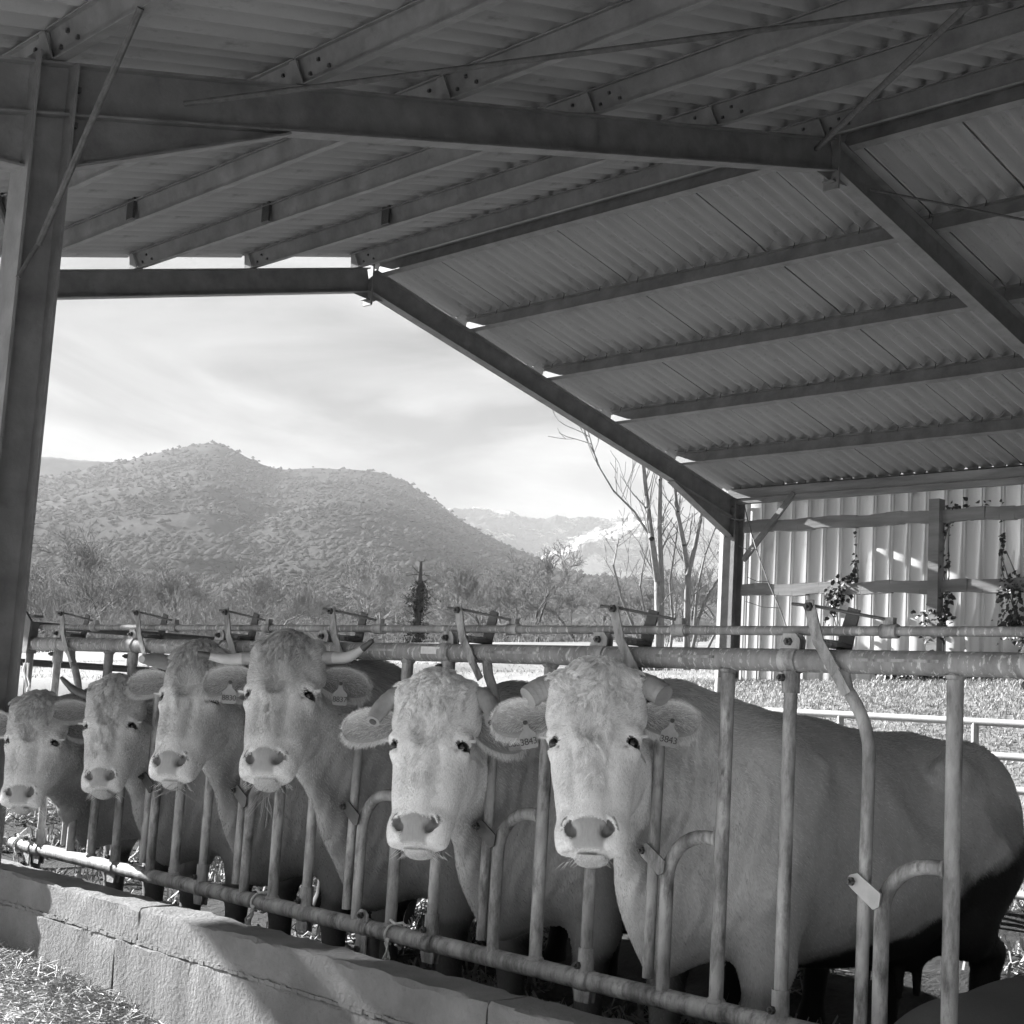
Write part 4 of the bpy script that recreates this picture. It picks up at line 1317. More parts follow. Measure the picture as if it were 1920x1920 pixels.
    # growth direction: away from the forehead whorl on the head, back and down on the body
    wx, wz = Lp[:, 0], Lp[:, 2] - .045
    dl = np.stack([wx * 1.1, np.zeros_like(wx), np.where(wz > 0, wz * 1.0 + .02, wz * 1.6 - .02)], 1)
    dl[:, 0] += np.sign(wx) * .015
    dh = dl @ B.T
    db = np.tile(np.array([.8, 0, -.75]), (N, 1))
    g = dh / (np.linalg.norm(dh, axis=1, keepdims=True) + 1e-9) * hmp[:, None] + db * (1 - hmp)[:, None]
    g += .25 * np.stack([fbm(P, 30, 21), fbm(P, 30, 22), fbm(P, 30, 23)], 1)
    g = g - nn * (g * nn).sum(1, keepdims=True); g /= np.linalg.norm(g, axis=1, keepdims=True) + 1e-9
    topz = sstep(.10, .20, Lp[:, 2]) * hmp * sstep(-.16, -.10, Lp[:, 1])
    fore = sstep(-.04, .04, Lp[:, 2]) * (1 - sstep(.07, .115, np.abs(Lp[:, 0]))) * hmp * sstep(-.12, -.06, Lp[:, 1])
    nose = (1 - sstep(-.2, -.14, Lp[:, 2])) * hmp
    crest = (1 - hmp) * sstep(1.2, 1.32, P[:, 2])
    r = np.random.default_rng(5)
    ln = (.0085 + .006 * r.random(N)) * (1 + .2 * fbm(P, 40, 9))
    ln = ln * (1 - .42 * hmp) * (1 - .35 * nose) + fore * .006 * cfg.get('shag', 1) + topz * .012 * cfg.get('shag', 1) + crest * .015
    cl = (fore * .0012 + topz * .003) * cfg.get('curl', 1.0) + .0004
    tt = tint[Tr[idx, 0]] * (1 + .16 * r.normal(size=N) + .13 * fbm(P, 90, 64) * (1 - .5 * hmp)) * cfg.get('hairgain', 1.12)
    hair_object('coat_hair', P.astype(np.float32), g.astype(np.float32), nn.astype(np.float32), ln * s, cl, np.clip(tt, .02, .9), np.full(N, cfg.get('hr', .00055)) * (1 + .3 * topz), root, 3, 6)
    # curly locks on the poll and down the middle of the forehead
    wq = hmask * (facing > -.6) * sstep(-.17, -.10, Lc[:, 1])
    wpoll = sstep(.10, .19, Lc[:, 2]) * (1 - sstep(.085, .115, np.abs(Lc[:, 0])))
    wfore = sstep(-.17, -.02, Lc[:, 2]) * (1 - sstep(.02, .055 + .25 * np.clip(Lc[:, 2], 0, .2), np.abs(Lc[:, 0]))) * .45 * cfg.get('strip', 1)
    NL = int(cfg.get('nlock', 330)); SPL = int(cfg.get('spl', 26))
    P, idx, nn = sample_faces(V, Tr, NL, wq * (wpoll + wfore) + 1e-9, 12); nn = nn * flip
    Lp = ((P - H) @ B) / S3
    up_ = sstep(.10, .20, Lp[:, 2])
    gx = Lp[:, 0] * (3 + 5 * up_) + .55 * fbm(P, 25, 31) + r.normal(0, .2, NL)
    gz = -.9 + 1.3 * up_ * fbm(P, 18, 32) + (1 - up_) * np.where(Lp[:, 2] > .05, .5, 0) * r.normal(0, .5, NL)
    g = np.stack([gx, np.full(NL, .05), gz], 1) @ B.T
    g = g - nn * (g * nn).sum(1, keepdims=True); g /= np.linalg.norm(g, axis=1, keepdims=True) + 1e-9
    sd = np.cross(g, nn)
    npt = 13; t = np.linspace(0, 1, npt)[None, :, None]
    LL = ((.030 + .020 * r.random(NL)) * (1 - .3 * (1 - up_)) * cfg.get('shag', 1) * s)[:, None, None]
    ph = r.uniform(0, 6.28, NL)[:, None, None]; fr = (r.uniform(.8, 1.7, NL) * 2 * np.pi)[:, None, None]
    am = ((.003 + .0065 * up_) * cfg.get('curl', 1) * s * r.uniform(.6, 1.3, NL))[:, None, None]
    Gd = P[:, None, :] + LL * t * g[:, None, :] + nn[:, None, :] * (.003 + .007 * up_[:, None, None] * np.sin(np.pi * t * .9) + .002) \
        + am * np.sqrt(t) * (sd[:, None, :] * (np.sin(fr * t + ph) - np.sin(ph)) + nn[:, None, :] * .5 * np.cos(fr * t + ph))
    off = r.normal(0, 1, (NL, SPL, 3)) * .0065
    off -= nn[:, None, :] * (off * nn[:, None, :]).sum(2, keepdims=True) * .7
    St = Gd[:, None, :, :] + off[:, :, None, :] * (1 - .55 * t[None]) + r.normal(0, .0005, (NL, SPL, npt, 3))
    St = St.reshape(-1, npt, 3); NT = len(St)
    tt = np.repeat(np.clip(tint[Tr[idx, 0]] * (1.05 + .12 * r.normal(size=NL)), .03, .85), SPL) * (1 + .12 * r.normal(size=NT))
    cu = bpy.data.hair_curves.new('poll_curls'); cu.add_curves([npt] * NT)
    cu.attributes['position'].data.foreach_set('vector', np.ascontiguousarray(St, np.float32).ravel())
    ra = cu.attributes.get('radius') or cu.attributes.new('radius', 'FLOAT', 'POINT')
    ra.data.foreach_set('value', np.tile((cfg.get('hr', .0005) * .9 * (1 - .6 * t[0, :, 0] ** 3)).astype(np.float32), NT))
    ta = cu.attributes.new('tint', 'FLOAT', 'POINT'); ta.data.foreach_set('value', np.repeat(tt, npt).astype(np.float32))
    cu.materials.append(M['hair'])
    o = bpy.data.objects.new('poll_curls', cu); COL.objects.link(o); o.parent = root
    o.matrix_parent_inverse = Matrix.Translation(root.location).inverted()
    # ear hair
    RO = []; DI = []; NO = []; LE = []; TT = []
    for inf in earinfo:
        EV = inf['V']; F4 = inf['F']; tr = np.concatenate([F4[:, [0, 1, 2]], F4[:, [0, 2, 3]]])
        ne = int(5200 * dens)
        w = .6 + 1.2 * np.abs(inf['v'][tr[:, 0]]) ** 3
        P, idx, nn = sample_faces(EV, tr, ne, w, 14)
        u = inf['u'][tr[idx, 0]]; v = inf['v'][tr[idx, 0]]; out = inf['outer'][tr[idx, 0]]
        nn = np.where(out[:, None] > 0, -inf['face'], inf['face'])
        d = inf['axis'] * .8 + inf['side'] * (v * 1.3)[:, None] + np.array([0, 0, -.45])
        d = d + .25 * r.normal(size=d.shape)
        d = d / np.linalg.norm(d, axis=1, keepdims=True)
        lowv = np.clip(v * np.sign(-inf['side'][2] if abs(inf['side'][2]) > .05 else 1), 0, 1)
        RO.append(P); DI.append(d); NO.append(nn)
        LE.append((.007 + .008 * r.random(ne) + .024 * lowv ** 2 * r.random(ne) + .018 * (out < .5) * (1 - np.abs(v)) * r.random(ne)) * cfg.get('earhair', 1))
        et = cfg.get('ear', face_tint)
        TT.append(np.clip(et * (1.0 + .3 * np.abs(v) ** 2 + .2 * r.normal(size=ne)), .03, .85))
    hair_object('ear_fringe', np.concatenate(RO).astype(np.float32), np.concatenate(DI).astype(np.float32), np.concatenate(NO).astype(np.float32),
                np.concatenate(LE), np.full(sum(map(len, LE)), .0008), np.concatenate(TT), np.full(sum(map(len, LE)), .0005), root, 9, 5)
    # lashes and whiskers
    RO = []; DI = []; NO = []; LE = []
    for sg in (-1, 1):
        for i in range(46):
            a = -.9 + 1.8 * i / 45
            RO.append(h((.124 + .006 * math.cos(a)) * sg, -.034 - .016 * (a + .9) / 1.8, .0195 - .004 * a * a))
            DI.append(B @ np.array([sg * (1.0 + .2 * r.random()), .15, -.12 - .15 * r.random()])); NO.append(B @ np.array([0, .3, .7])); LE.append(.022 + .010 * r.random())
        for i in range(12):
            q = np.array([sg * (.03 + .055 * r.random()), -.06 - .05 * r.random(), -.33 - .03 * r.random()])
            RO.append(h(*q)); DI.append(B @ np.array([sg * (.4 + r.random() * .5), .2, -.6 * r.random() - .3])); NO.append(B @ np.array([sg * .5, 0, -.5])); LE.append(.018 + .018 * r.random())
    hair_object('lashes', np.array(RO, np.float32), np.array(DI, np.float32), np.array(NO, np.float32), np.array(LE), np.zeros(len(LE)), np.full(len(LE), cfg.get('lash', .7)), np.full(len(LE), .0007), root, 10, 5)
    return root

def cut_horn(sg, kind):
    if kind == 6:   # short stumps pointing out and down, sawn off
        return dict(pts=[(.080 * sg, -.085, .185), (.135 * sg, -.085, .192), (.175 * sg, -.078, .178), (.205 * sg, -.066, .152)], r=[.042, .041, .038, .035], hollow=False)
    return dict(pts=[(.09 * sg, -.085, .175), (.145 * sg, -.09, .188), (.19 * sg, -.075, .145), (.205 * sg, -.045, .085)], r=[.036, .035, .030, .023], hollow=True)

def long_horn(sg, up=0.0, fwd=0.0, L=1.0, tip=(0, 0, 0)):
    return dict(pts=[(.09 * sg, -.085, .165), (.16 * sg, -.08, .172), (.25 * sg * L, -.05 + fwd * .4, .165 + up * .3), (.345 * sg * L, .01 + fwd + tip[1], .178 + up + tip[2])],
                r=[.029, .025, .020, .008], split=(.45, .82))

COWS = [
 dict(label='nearest pale cow with curly forehead and short sawn horns, tags 3843 in its ears', H=(-.281, 3.0, 1.194), Y0=3.10, yaw=-8, tau=18, roll=4, nl=.955, hs=1.0, hw=1.0,
      face=.78, body=.56, poll=.70, pale=.82, pad=.26, ear=.52, nhair=150000, ntuft=9000, curl=1.0, shag=1.15, udder=True, bodyw=.45, hr=.00055,
      earL=dict(z=.10, out=1, fwd=-.05, up=-.06, fz=-.15, W=.064, L=.205), earR=dict(z=.10, out=1, fwd=-.25, up=-.05, fz=-.12, W=.060, L=.195, fx=.2),
      tags=[dict(side=-1, text='3843', at=(12, 9), lean=-.25), dict(side=1, text='3843', at=(14, 8), lean=-.15)], horns=[cut_horn(-1, 6), cut_horn(1, 6)]),
 dict(label='pale woolly cow with down-curved cut horns, second nearest, ear tag 3839', H=(-.301, 3.72, 1.142), Y0=3.84, yaw=-18, tau=18, roll=3, hs=1.0, hw=1.0, nl=.975,
      face=.78, body=.42, poll=.74, pale=.82, pad=.26, ear=.55, nhair=80000, ntuft=6500, curl=.8, shag=1.1, bodyw=.35, hr=.0006, vox=.0085,
      earL=dict(out=1, fwd=.02, up=-.16, fz=-.1, W=.062, L=.215), earR=dict(out=1, fwd=-.5, up=-.2, fz=-.12, W=.075, L=.2, fx=.3),
      tags=[dict(side=1, text='3839', at=(17, 12), lean=.2, lift=.02)], horns=[cut_horn(-1, 5), cut_horn(1, 5)]),
 dict(label='wheat-coloured cow with wide sideways horns chewing hay, tags 8830 and 8837', H=(-.394, 4.45, 1.279), Y0=4.575, yaw=-19, tau=24, roll=4, hs=1.0, hw=.96, nl=.93, nlock=120, strip=.3,
      face=.52, body=.32, poll=.36, pale=.66, pad=.24, ear=.36, nhair=60000, ntuft=4000, curl=.25, shag=.9, bodyw=.35, hr=.0007, vox=.0095,
      earL=dict(out=1, fwd=-.05, up=-.10, fz=-.15, W=.062, L=.21), earR=dict(out=1, fwd=-.3, up=-.12, fz=-.12, W=.060, L=.2, fx=.2),
      tags=[dict(side=-1, text='8830', at=(12, 8)), dict(side=1, text='8837', at=(11, 8))],
      horns=[long_horn(-1, -.02, -.01, .97), long_horn(1, .0, -.02, 1.0, (0, 0, .025))]),
 dict(label='wheat-coloured cow with thick forward horn and grey forehead, fourth from the right', H=(-.308, 5.2, 1.243), Y0=5.31, yaw=-24, tau=21, roll=2, hs=.97, hw=.93, nl=1.015, nlock=110, strip=.2,
      face=.50, body=.30, poll=.34, pale=.63, pad=.24, ear=.38, nhair=45000, ntuft=3000, curl=.3, shag=.9, bodyw=.3, hr=.0008, vox=.0095,
      earL=dict(out=1, fwd=.0, up=-.12, fz=-.15, W=.058, L=.20), earR=dict(out=1, fwd=-.4, up=-.1, W=.057, L=.19, fx=.2),
      horns=[dict(pts=[(-.085, -.085, .165), (-.14, -.07, .17), (-.18, .0, .155), (-.20, .075, .125)], r=[.036, .034, .030, .016]),
             dict(pts=[(.085, -.085, .165), (.15, -.08, .17), (.21, -.04, .16), (.25, .02, .165)], r=[.034, .032, .026, .012])]),
 dict(label='smaller wheat-coloured cow with thin dark upturned horn, fifth from the right', H=(-.223, 5.95, 1.096), Y0=6.045, yaw=-19, tau=20, roll=5, hs=.91, hw=.95, nl=.93, nlock=180,
      face=.54, body=.31, poll=.42, pale=.62, pad=.24, ear=.28, nhair=38000, ntuft=3500, curl=.8, shag=1.0, bodyw=.3, hr=.0009, vox=.0095,
      earL=dict(out=1, fwd=-.05, up=.06, fz=-.15, W=.056, L=.215), earR=dict(out=1, fwd=-.5, up=-.1, W=.07, L=.18, fx=.2),
      horns=[dict(pts=[(-.085, -.085, .165), (-.15, -.09, .18), (-.23, -.09, .215), (-.30, -.07, .275)], r=[.030, .026, .020, .008], mat='horn_tip')]),
 dict(label='farthest cow at the barrier, grey tousled forehead, beside the steel post', H=(-.42, 6.27, 1.003), Y0=6.78, yaw=-17, tau=17, roll=1, hs=.88, hw=1.0, nl=.955, nlock=140, strip=.2,
      face=.54, body=.30, poll=.34, pale=.63, pad=.24, ear=.36, nhair=36000, ntuft=3500, curl=.5, shag=1.1, bodyw=.3, hr=.0009, vox=.0095,
      earL=dict(out=1, fwd=.0, up=.02, fz=-.15, W=.075, L=.2), earR=dict(out=1, fwd=-.6, up=.25, W=.07, L=.18, fx=.2), horns=[]),
]
for _c in COWS:
    make_cow(_c)
# ================================================================ trees and ivy
def segs_mesh(name, S, m, sides=4):
    """S: (n, 8) p0 xyz, p1 xyz, r0, r1 -> one mesh of little prisms"""
    S = np.asarray(S, float); n = len(S)
    p0, p1, r0, r1 = S[:, :3], S[:, 3:6], S[:, 6], S[:, 7]
    d = p1 - p0; d /= np.linalg.norm(d, axis=1, keepdims=True) + 1e-9
    a = np.where(np.abs(d[:, 2:3]) < .9, np.array([[0, 0, 1.0]]), np.array([[1.0, 0, 0]]))
    u = np.cross(d, a); u /= np.linalg.norm(u, axis=1, keepdims=True); w = np.cross(d, u)
    V = np.zeros((n, 2 * sides, 3))
    for k in range(sides):
        c, s_ = math.cos(2 * math.pi * k / sides), math.sin(2 * math.pi * k / sides)
        o = u * c + w * s_
        V[:, k] = p0 + o * r0[:, None]; V[:, sides + k] = p1 + o * r1[:, None]
    b = np.arange(n)[:, None] * 2 * sides
    Q = np.concatenate([b + np.array([k, (k + 1) % sides, sides + (k + 1) % sides, sides + k]) for k in range(sides)])
    return np_mesh(name, V.reshape(-1, 3), [Q], m, True)

def grow(rng, p, d, L, r, depth, S, up=.15, spread=.6, ratio=.7, kids=(2, 3), wob=.18, minr=.004, tw=None):
    nseg = 4 if depth > 1 else 3
    q = np.array(p, float); d = np.array(d, float)
    pts = [(q.copy(), r)]
    for i in range(nseg):
        d = d + rng.normal(0, wob, 3) + np.array([0, 0, up * .4]); d /= np.linalg.norm(d)
        q2 = q + d * L / nseg; r2 = max(r * (1 - .42 * (i + 1) / nseg), minr)
        S.append((*q, *q2, pts[-1][1], r2)); q = q2; pts.append((q.copy(), r2))
    if depth <= 0: return
    n = rng.integers(kids[0], kids[1] + 1) + (1 if depth > 2 else 0)
    for k in range(n):
        i = rng.integers(max(1, nseg - 2) if depth > 2 else 1, nseg + 1)
        b, br = pts[i]
        ax = rng.normal(size=3); ax -= d * (ax @ d); ax /= np.linalg.norm(ax)
        ang = rng.uniform(.5, 1.2) * spread
        nd = d * math.cos(ang) + ax * math.sin(ang) + np.array([0, 0, up]); nd /= np.linalg.norm(nd)
        grow(rng, b, nd, L * ratio * rng.uniform(.75, 1.15), max(br * rng.uniform(.55, .75), minr), depth - 1, S, up, spread, ratio, kids, wob, minr)

def tree_protos():
    out = []
    for k in range(6):
        rng = np.random.default_rng(100 + k); S = []
        H_ = rng.uniform(2.2, 3.2)
        grow(rng, (0, 0, -.2), (rng.normal(0, .05), rng.normal(0, .05), 1), H_, .16, 6, S, up=.12, spread=.75, ratio=.74, kids=(2, 3), minr=.014)
        S = np.array(S)
        big = S[:, 6] > .06
        out.append((segs_mesh('trunk', S[big], M['bark_dark'] if k in (0, 3, 4) else M['twigs'], 6), segs_mesh('crown', S[~big], M['twigs_dark'] if k in (0, 3) else M['twigs'], 3), len(S)))
    return out
PROT = tree_protos()
def on_ground(px, py_dist):
    d = F + R * ((px - 960) / PXF) - U * ((1200 - 960) / PXF)
    h_ = Vector((d.x, d.y, 0)).normalized()
    x = CAM[0] + h_.x * py_dist; y = CAM[1] + h_.y * py_dist
    return x, y, float(ground_z(x, y))
def put_tree(px, dist, proto, s, label, group='bare trees beyond the pasture', rot=None, name='bare_tree', sz=1.0):
    x, y, z = on_ground(px, dist)
    t = empty(name, (x, y, z - .1), label, 'tree', group)
    t.rotation_euler = (0, 0, rot if rot is not None else px * .37)
    t.scale = (s, s, s * sz)
    for nm, me in zip(('trunk', 'crown'), PROT[proto][:2]):
        o = bpy.data.objects.new(nm, me); COL.objects.link(o); o.parent = t
    return t
LBL_T = 'bare winter tree in the hazy row between pasture and wooded hill'
# the trees one can tell apart, left to right
rT = random.Random(12)
put_tree(1010, 86, 0, .80, 'tall bare oak with dark forked trunk, right of the ivy-clad snag', sz=1.1)
put_tree(1085, 92, 3, .72, 'thin dark bare tree close to the right of the forked oak', sz=1.1)
put_tree(680, 98, 1, .86, 'wide bare tree above the rail left of the ivy-clad snag')
put_tree(870, 104, 2, .92, 'pale bare tree between the ivy-clad snag and the forked oak', sz=1.1)
put_tree(940, 112, 5, .85, 'slender pale bare tree just left of the forked oak', sz=1.15)
put_tree(520, 84, 5, .72, 'leaning bare tree with spreading boughs above the wide-horned cow')
put_tree(300, 100, 2, 1.0, 'broad bare tree rising above the scrub on the left, pale crown', sz=.95)
put_tree(190, 96, 0, 1.12, 'tallest bare tree of the wood edge, beside the steel post')
put_tree(110, 100, 3, 1.15, 'second bare tree of the wood edge beside the steel post')
for k, px in enumerate([20, 62, 90, 135, 160, 220, 250, 275, 335, 365, 395, 430, 455, 480, 560, 600, 635, 720, 755, 830, 905, 975, 1050, 1120, 1160, 1200, 1255, 1300, 1345, 1385]):
    dist = rT.uniform(105, 160); s_ = rT.uniform(.75, 1.05) * dist / 125 * (1.25 if px < 300 else 1.0)
    put_tree(px, dist, rT.randrange(6), s_, LBL_T, sz=rT.uniform(.85, 1.1))
# scrub at the edge of the pasture, one mass
def scrub():
    r = np.random.default_rng(33); S = []
    for k in range(280):
        px = r.uniform(-60, 1420); dist = r.uniform(70, 118)
        x, y, z = on_ground(px, dist)
        hgt = r.uniform(.6, 2.0) * (1.3 if px < 450 else .7)
        for j in range(int(r.integers(5, 9))):
            a = r.uniform(0, 6.28); e = r.uniform(.1, .8)
            d = np.array([math.cos(a) * e, math.sin(a) * e, 1.0]); d /= np.linalg.norm(d)
            p0 = np.array([x, y, z]) + r.normal(0, .15, 3) * np.array([1, 1, 0]); p1 = p0 + d * hgt * .55
            S.append((*p0, *p1, .022, .014))
            for q in range(4):
                d2 = d + r.normal(0, .45, 3); d2 /= np.linalg.norm(d2); p2 = p1 + d2 * hgt * .5
                S.append((*p1, *p2, .013, .009))
                for q2 in range(3):
                    d3 = d2 + r.normal(0, .55, 3); d3 /= np.linalg.norm(d3); m_ = p1 + (p2 - p1) * r.uniform(.3, 1)
                    S.append((*m_, *(m_ + d3 * hgt * .3), .010, .007))
    o = place('scrub', segs_mesh('scrub', S, M['twigs'], 3))
    tag(o, 'leafless scrub along the far edge of the pasture', 'scrub', kind='stuff')
scrub()

def leaf_mesh(name, P, N, size, m, seed=0, shape=1.0):
    """many small folded leaves, four triangles each"""
    r = np.random.default_rng(seed); n = len(P)
    a = r.normal(size=(n, 3)); a -= N * (a * N).sum(1, keepdims=True); a[:, 2] -= .6; a -= N * (a * N).sum(1, keepdims=True)
    a /= np.linalg.norm(a, axis=1, keepdims=True) + 1e-9
    b = np.cross(N, a); s = (size * r.uniform(.6, 1.35, n))[:, None]
    fold = .25
    V = np.stack([P, P + a * s * .45 + b * s * .42 * shape + N * s * fold, P + a * s * 1.0, P + a * s * .45 - b * s * .42 * shape + N * s * fold, P + a * s * .15 + b * s * .30 * shape + N * s * fold * .6, P + a * s * .15 - b * s * .30 * shape + N * s * fold * .6], 1).reshape(-1, 3)
    k = np.arange(n)[:, None] * 6
    T = np.concatenate([k + np.array(q) for q in ((0, 4, 1), (0, 1, 2), (0, 2, 3), (0, 3, 5))])
    return np_mesh(name, V, [T], m, False)

def ivy_plant(label, spots, seed, size=.055, stems=True, group=None):
    """spots: list of (y, z, ry, rz, depth, n) on the cladding"""
    r = np.random.default_rng(seed)
    P = []; N = []
    for (y, z, ry, rz_, dp, n) in spots:
        u = r.normal(0, .45, (n, 3)); u = np.clip(u, -1.1, 1.1)
        x = XW - .05 - np.abs(u[:, 0]) * dp
        P.append(np.stack([x, y + u[:, 1] * ry, z + u[:, 2] * rz_], 1))
        nn = np.stack([-np.abs(r.normal(.8, .4, n)), r.normal(.2, .5, n), np.abs(r.normal(.5, .4, n))], 1)
        N.append(nn / np.linalg.norm(nn, axis=1, keepdims=True))
    P = np.concatenate(P); N = np.concatenate(N)
    y0 = float(np.mean([s[0] for s in spots])); z0 = float(ground_z(XW - .3, y0))
    t = empty('ivy', (XW - .15, y0, z0), label, 'ivy', group)
    tag(place('leaves', leaf_mesh('leaves', P, N, size, M['ivy'], seed), t), kind='stuff')
    S = []
    ys = sorted(spots, key=lambda q: q[1])
    for k in range(3):
        q = np.array([XW - .08, y0 + r.normal(0, .05), z0 - .1])
        for s_ in ys:
            q2 = np.array([XW - .06 - .03 * r.random(), s_[0] + r.normal(0, .04), s_[1]])
            m_ = (q + q2) / 2 + r.normal(0, .03, 3) * np.array([.3, 1, 1])
            S += [(*q, *m_, .009, .008), (*m_, *q2, .008, .006)]; q = q2
    place('stem', segs_mesh('stem', S, M['bark'], 5), t)
ivy_plant('ivy clump hanging on the lower girt near the corner of the cladding', [(10.86, 2.98, .20, .16, .22, 150), (10.72, 3.12, .12, .12, .12, 45), (10.98, 2.74, .10, .22, .12, 50), (10.70, 3.35, .03, .35, .04, 22)], 1, .06)
ivy_plant('ivy climbing the timber wall post to the upper girt', [(9.48, 2.55, .20, .22, .25, 170), (9.42, 2.85, .14, .2, .15, 40), (9.46, 3.35, .10, .30, .12, 60), (9.25, 3.98, .38, .06, .06, 30), (9.42, 3.75, .10, .2, .1, 22)], 2, .06)
ivy_plant('tall ivy by the right edge, right of the timber wall post', [(8.52, 2.95, .16, .16, .2, 110), (8.45, 2.55, .22, .24, .25, 160), (8.66, 3.4, .03, .55, .04, 34), (8.2, 2.35, .25, .2, .2, 90)], 3, .06)
ivy_plant('low ivy hedge along the foot of the cladding', [(9.95 - .36 * k, float(ground_z(XW - .3, 9.95 - .36 * k)) + .10 + .10 * math.sin(k * 1.9), .30, .15 + .06 * math.sin(k * 2.7), .30, 150 + 60 * (k % 3)) for k in range(12)], 4, .06)

# multi-stemmed ash sapling behind the barn corner
def sapling():
    r = np.random.default_rng(77); S = []
    Yp = 16.2
    def at(px, py, y=Yp):
        d = F + R * ((px - 960) / PXF) - U * ((py - 960) / PXF)
        t = (y - CAM[1]) / d.y
        return np.array([CAM[0] + d.x * t, y, CAM[2] + d.z * t])
    stems = [
        ([(1236, 1300), (1235, 1180), (1233, 1090), (1222, 1010), (1212, 930), (1205, 860), (1196, 800)], .075, 16.2),
        ([(1238, 1290), (1240, 1090), (1236, 990), (1238, 900), (1240, 820), (1236, 760)], .06, 16.5),
        ([(1285, 1300), (1288, 1180), (1290, 1070), (1282, 1020), (1270, 960), (1262, 890), (1258, 830)], .065, 16.0),
        ([(1290, 1080), (1302, 1030), (1316, 960), (1322, 920), (1330, 860)], .045, 16.0),
        ([(1222, 1010), (1190, 960), (1150, 920), (1120, 870), (1100, 800)], .022, 16.3),
        ([(1290, 1240), (1310, 1160), (1330, 1110), (1352, 1080), (1362, 1040)], .035, 15.7),
        ([(1284, 1290), (1300, 1200), (1308, 1100), (1322, 1040), (1345, 980)], .035, 16.6),
        ([(1225, 1260), (1190, 1180), (1165, 1120), (1150, 1060), (1160, 1010)], .03, 15.9),
        ([(1250, 1280), (1262, 1170), (1256, 1090), (1268, 1010), (1275, 930)], .03, 16.8),
        ([(1300, 1270), (1340, 1190), (1356, 1140)], .028, 15.8),
        ([(1205, 1270), (1215, 1180), (1200, 1100), (1208, 1050)], .026, 16.4),
    ]
    trunk = []
    for pts, r0, yy in stems:
        P = [at(px, py, yy + .25 * i * r.normal(0, .3)) for i, (px, py) in enumerate(pts)]
        P[0][2] = min(P[0][2], float(ground_z(P[0][0], P[0][1])) - .05) if pts[0][1] > 1230 else P[0][2]
        n = len(P)
        for i in range(n - 1):
            ra = r0 * (1 - .8 * i / n); rb = r0 * (1 - .8 * (i + 1) / n)
            trunk.append((*P[i], *P[i + 1], ra, rb))
            for k in range(3 if i > 0 else 1):
                f = r.random(); q = P[i] * (1 - f) + P[i + 1] * f
                d = (P[i + 1] - P[i]); d /= np.linalg.norm(d)
                ax = r.normal(size=3); ax[1] *= .7
                nd = d * .8 + ax * .45 + np.array([0, 0, .25]); nd /= np.linalg.norm(nd)
                grow(r, q, nd, r.uniform(.35, .9), max(rb * .35, .007), 2, S, up=.2, spread=.6, ratio=.65, kids=(1, 2), wob=.10, minr=.0045)
    b = at(1250, 1300)
    t = empty('ash_sapling', (b[0], b[1], float(ground_z(b[0], b[1]))), 'multi-stemmed bare ash sapling growing behind the barn corner', 'tree')
    place('trunk', segs_mesh('trunk', trunk, M['bark'], 8), t)
    place('crown', segs_mesh('crown', S, M['bark'], 4), t)
    # drooping shoot that reaches inside the barn
    S2 = []
    pts = [at(1391, 925, 12.9), at(1402, 975, 12.2), at(1418, 1030, 11.8), at(1440, 1090, 11.5), at(1462, 1140, 11.3), at(1480, 1190, 11.2)]
    t2 = empty('bramble_shoot', tuple(pts[0]), 'thin leafless shoot hanging down inside the barn corner post', 'shoot')
    for i in range(len(pts) - 1):
        S2.append((*pts[i], *pts[i + 1], .009, .008))
        sd = np.array([-.5, .2, .05]) * r.uniform(.5, 1.0); S2.append((*pts[i + 1], *(pts[i + 1] + sd * .5 + np.array([0, 0, -.03])), .006, .005)); S2.append((*(pts[i + 1] + sd * .5 + np.array([0, 0, -.03])), *(pts[i + 1] + sd), .005, .004))
    place('stem', segs_mesh('stem', S2, M['bark'], 5), t2)
sapling()

# ivy-clad dead trunk standing in the pasture edge
def snag():
    x, y, z = on_ground(778, 78); r = np.random.default_rng(5)
    t = empty('ivy_clad_snag', (x, y, z), 'dark ivy-clad dead trunk standing at the pasture edge', 'tree')
    S = [(x, y, z - .2, x + .1, y, z + 2.5, .22, .17), (x + .1, y, z + 2.5, x + .05, y, z + 4.4, .17, .09)]
    for k in range(46):
        h_ = r.uniform(.5, 4.5); a = r.uniform(0, 6.28); L = r.uniform(.5, 1.5) * (1 - h_ / 7)
        d = np.array([math.cos(a), math.sin(a), r.uniform(-.1, .6)]); q = np.array([x + .07, y, z + h_]); p1 = q + d * L * .5; p2 = p1 + (d + r.normal(0, .4, 3)) * L * .5
        S += [(*q, *p1, .035, .025), (*p1, *p2, .022, .013)]
        for j in range(3):
            S.append((*p1, *(p1 + (d + r.normal(0, .6, 3)) * L * .4), .014, .009))
    place('trunk', segs_mesh('trunk', S, M['bark_dark'], 6), t)
    n = 2000; h_ = r.uniform(.0, 3.4, n); a = r.uniform(0, 6.28, n); rr = np.abs(r.normal(.18, .22, n)) * (1 + .6 * np.sin(h_ * 3.1))
    P = np.stack([x + .08 + np.cos(a) * rr, y + np.sin(a) * rr, z + h_], 1); N = np.stack([np.cos(a), np.sin(a), np.full(n, .4)], 1); N /= np.linalg.norm(N, axis=1, keepdims=True)
    tag(place('leaves', leaf_mesh('leaves', P, N, .13, M['ivy_far'], 8), t), kind='stuff')
snag()

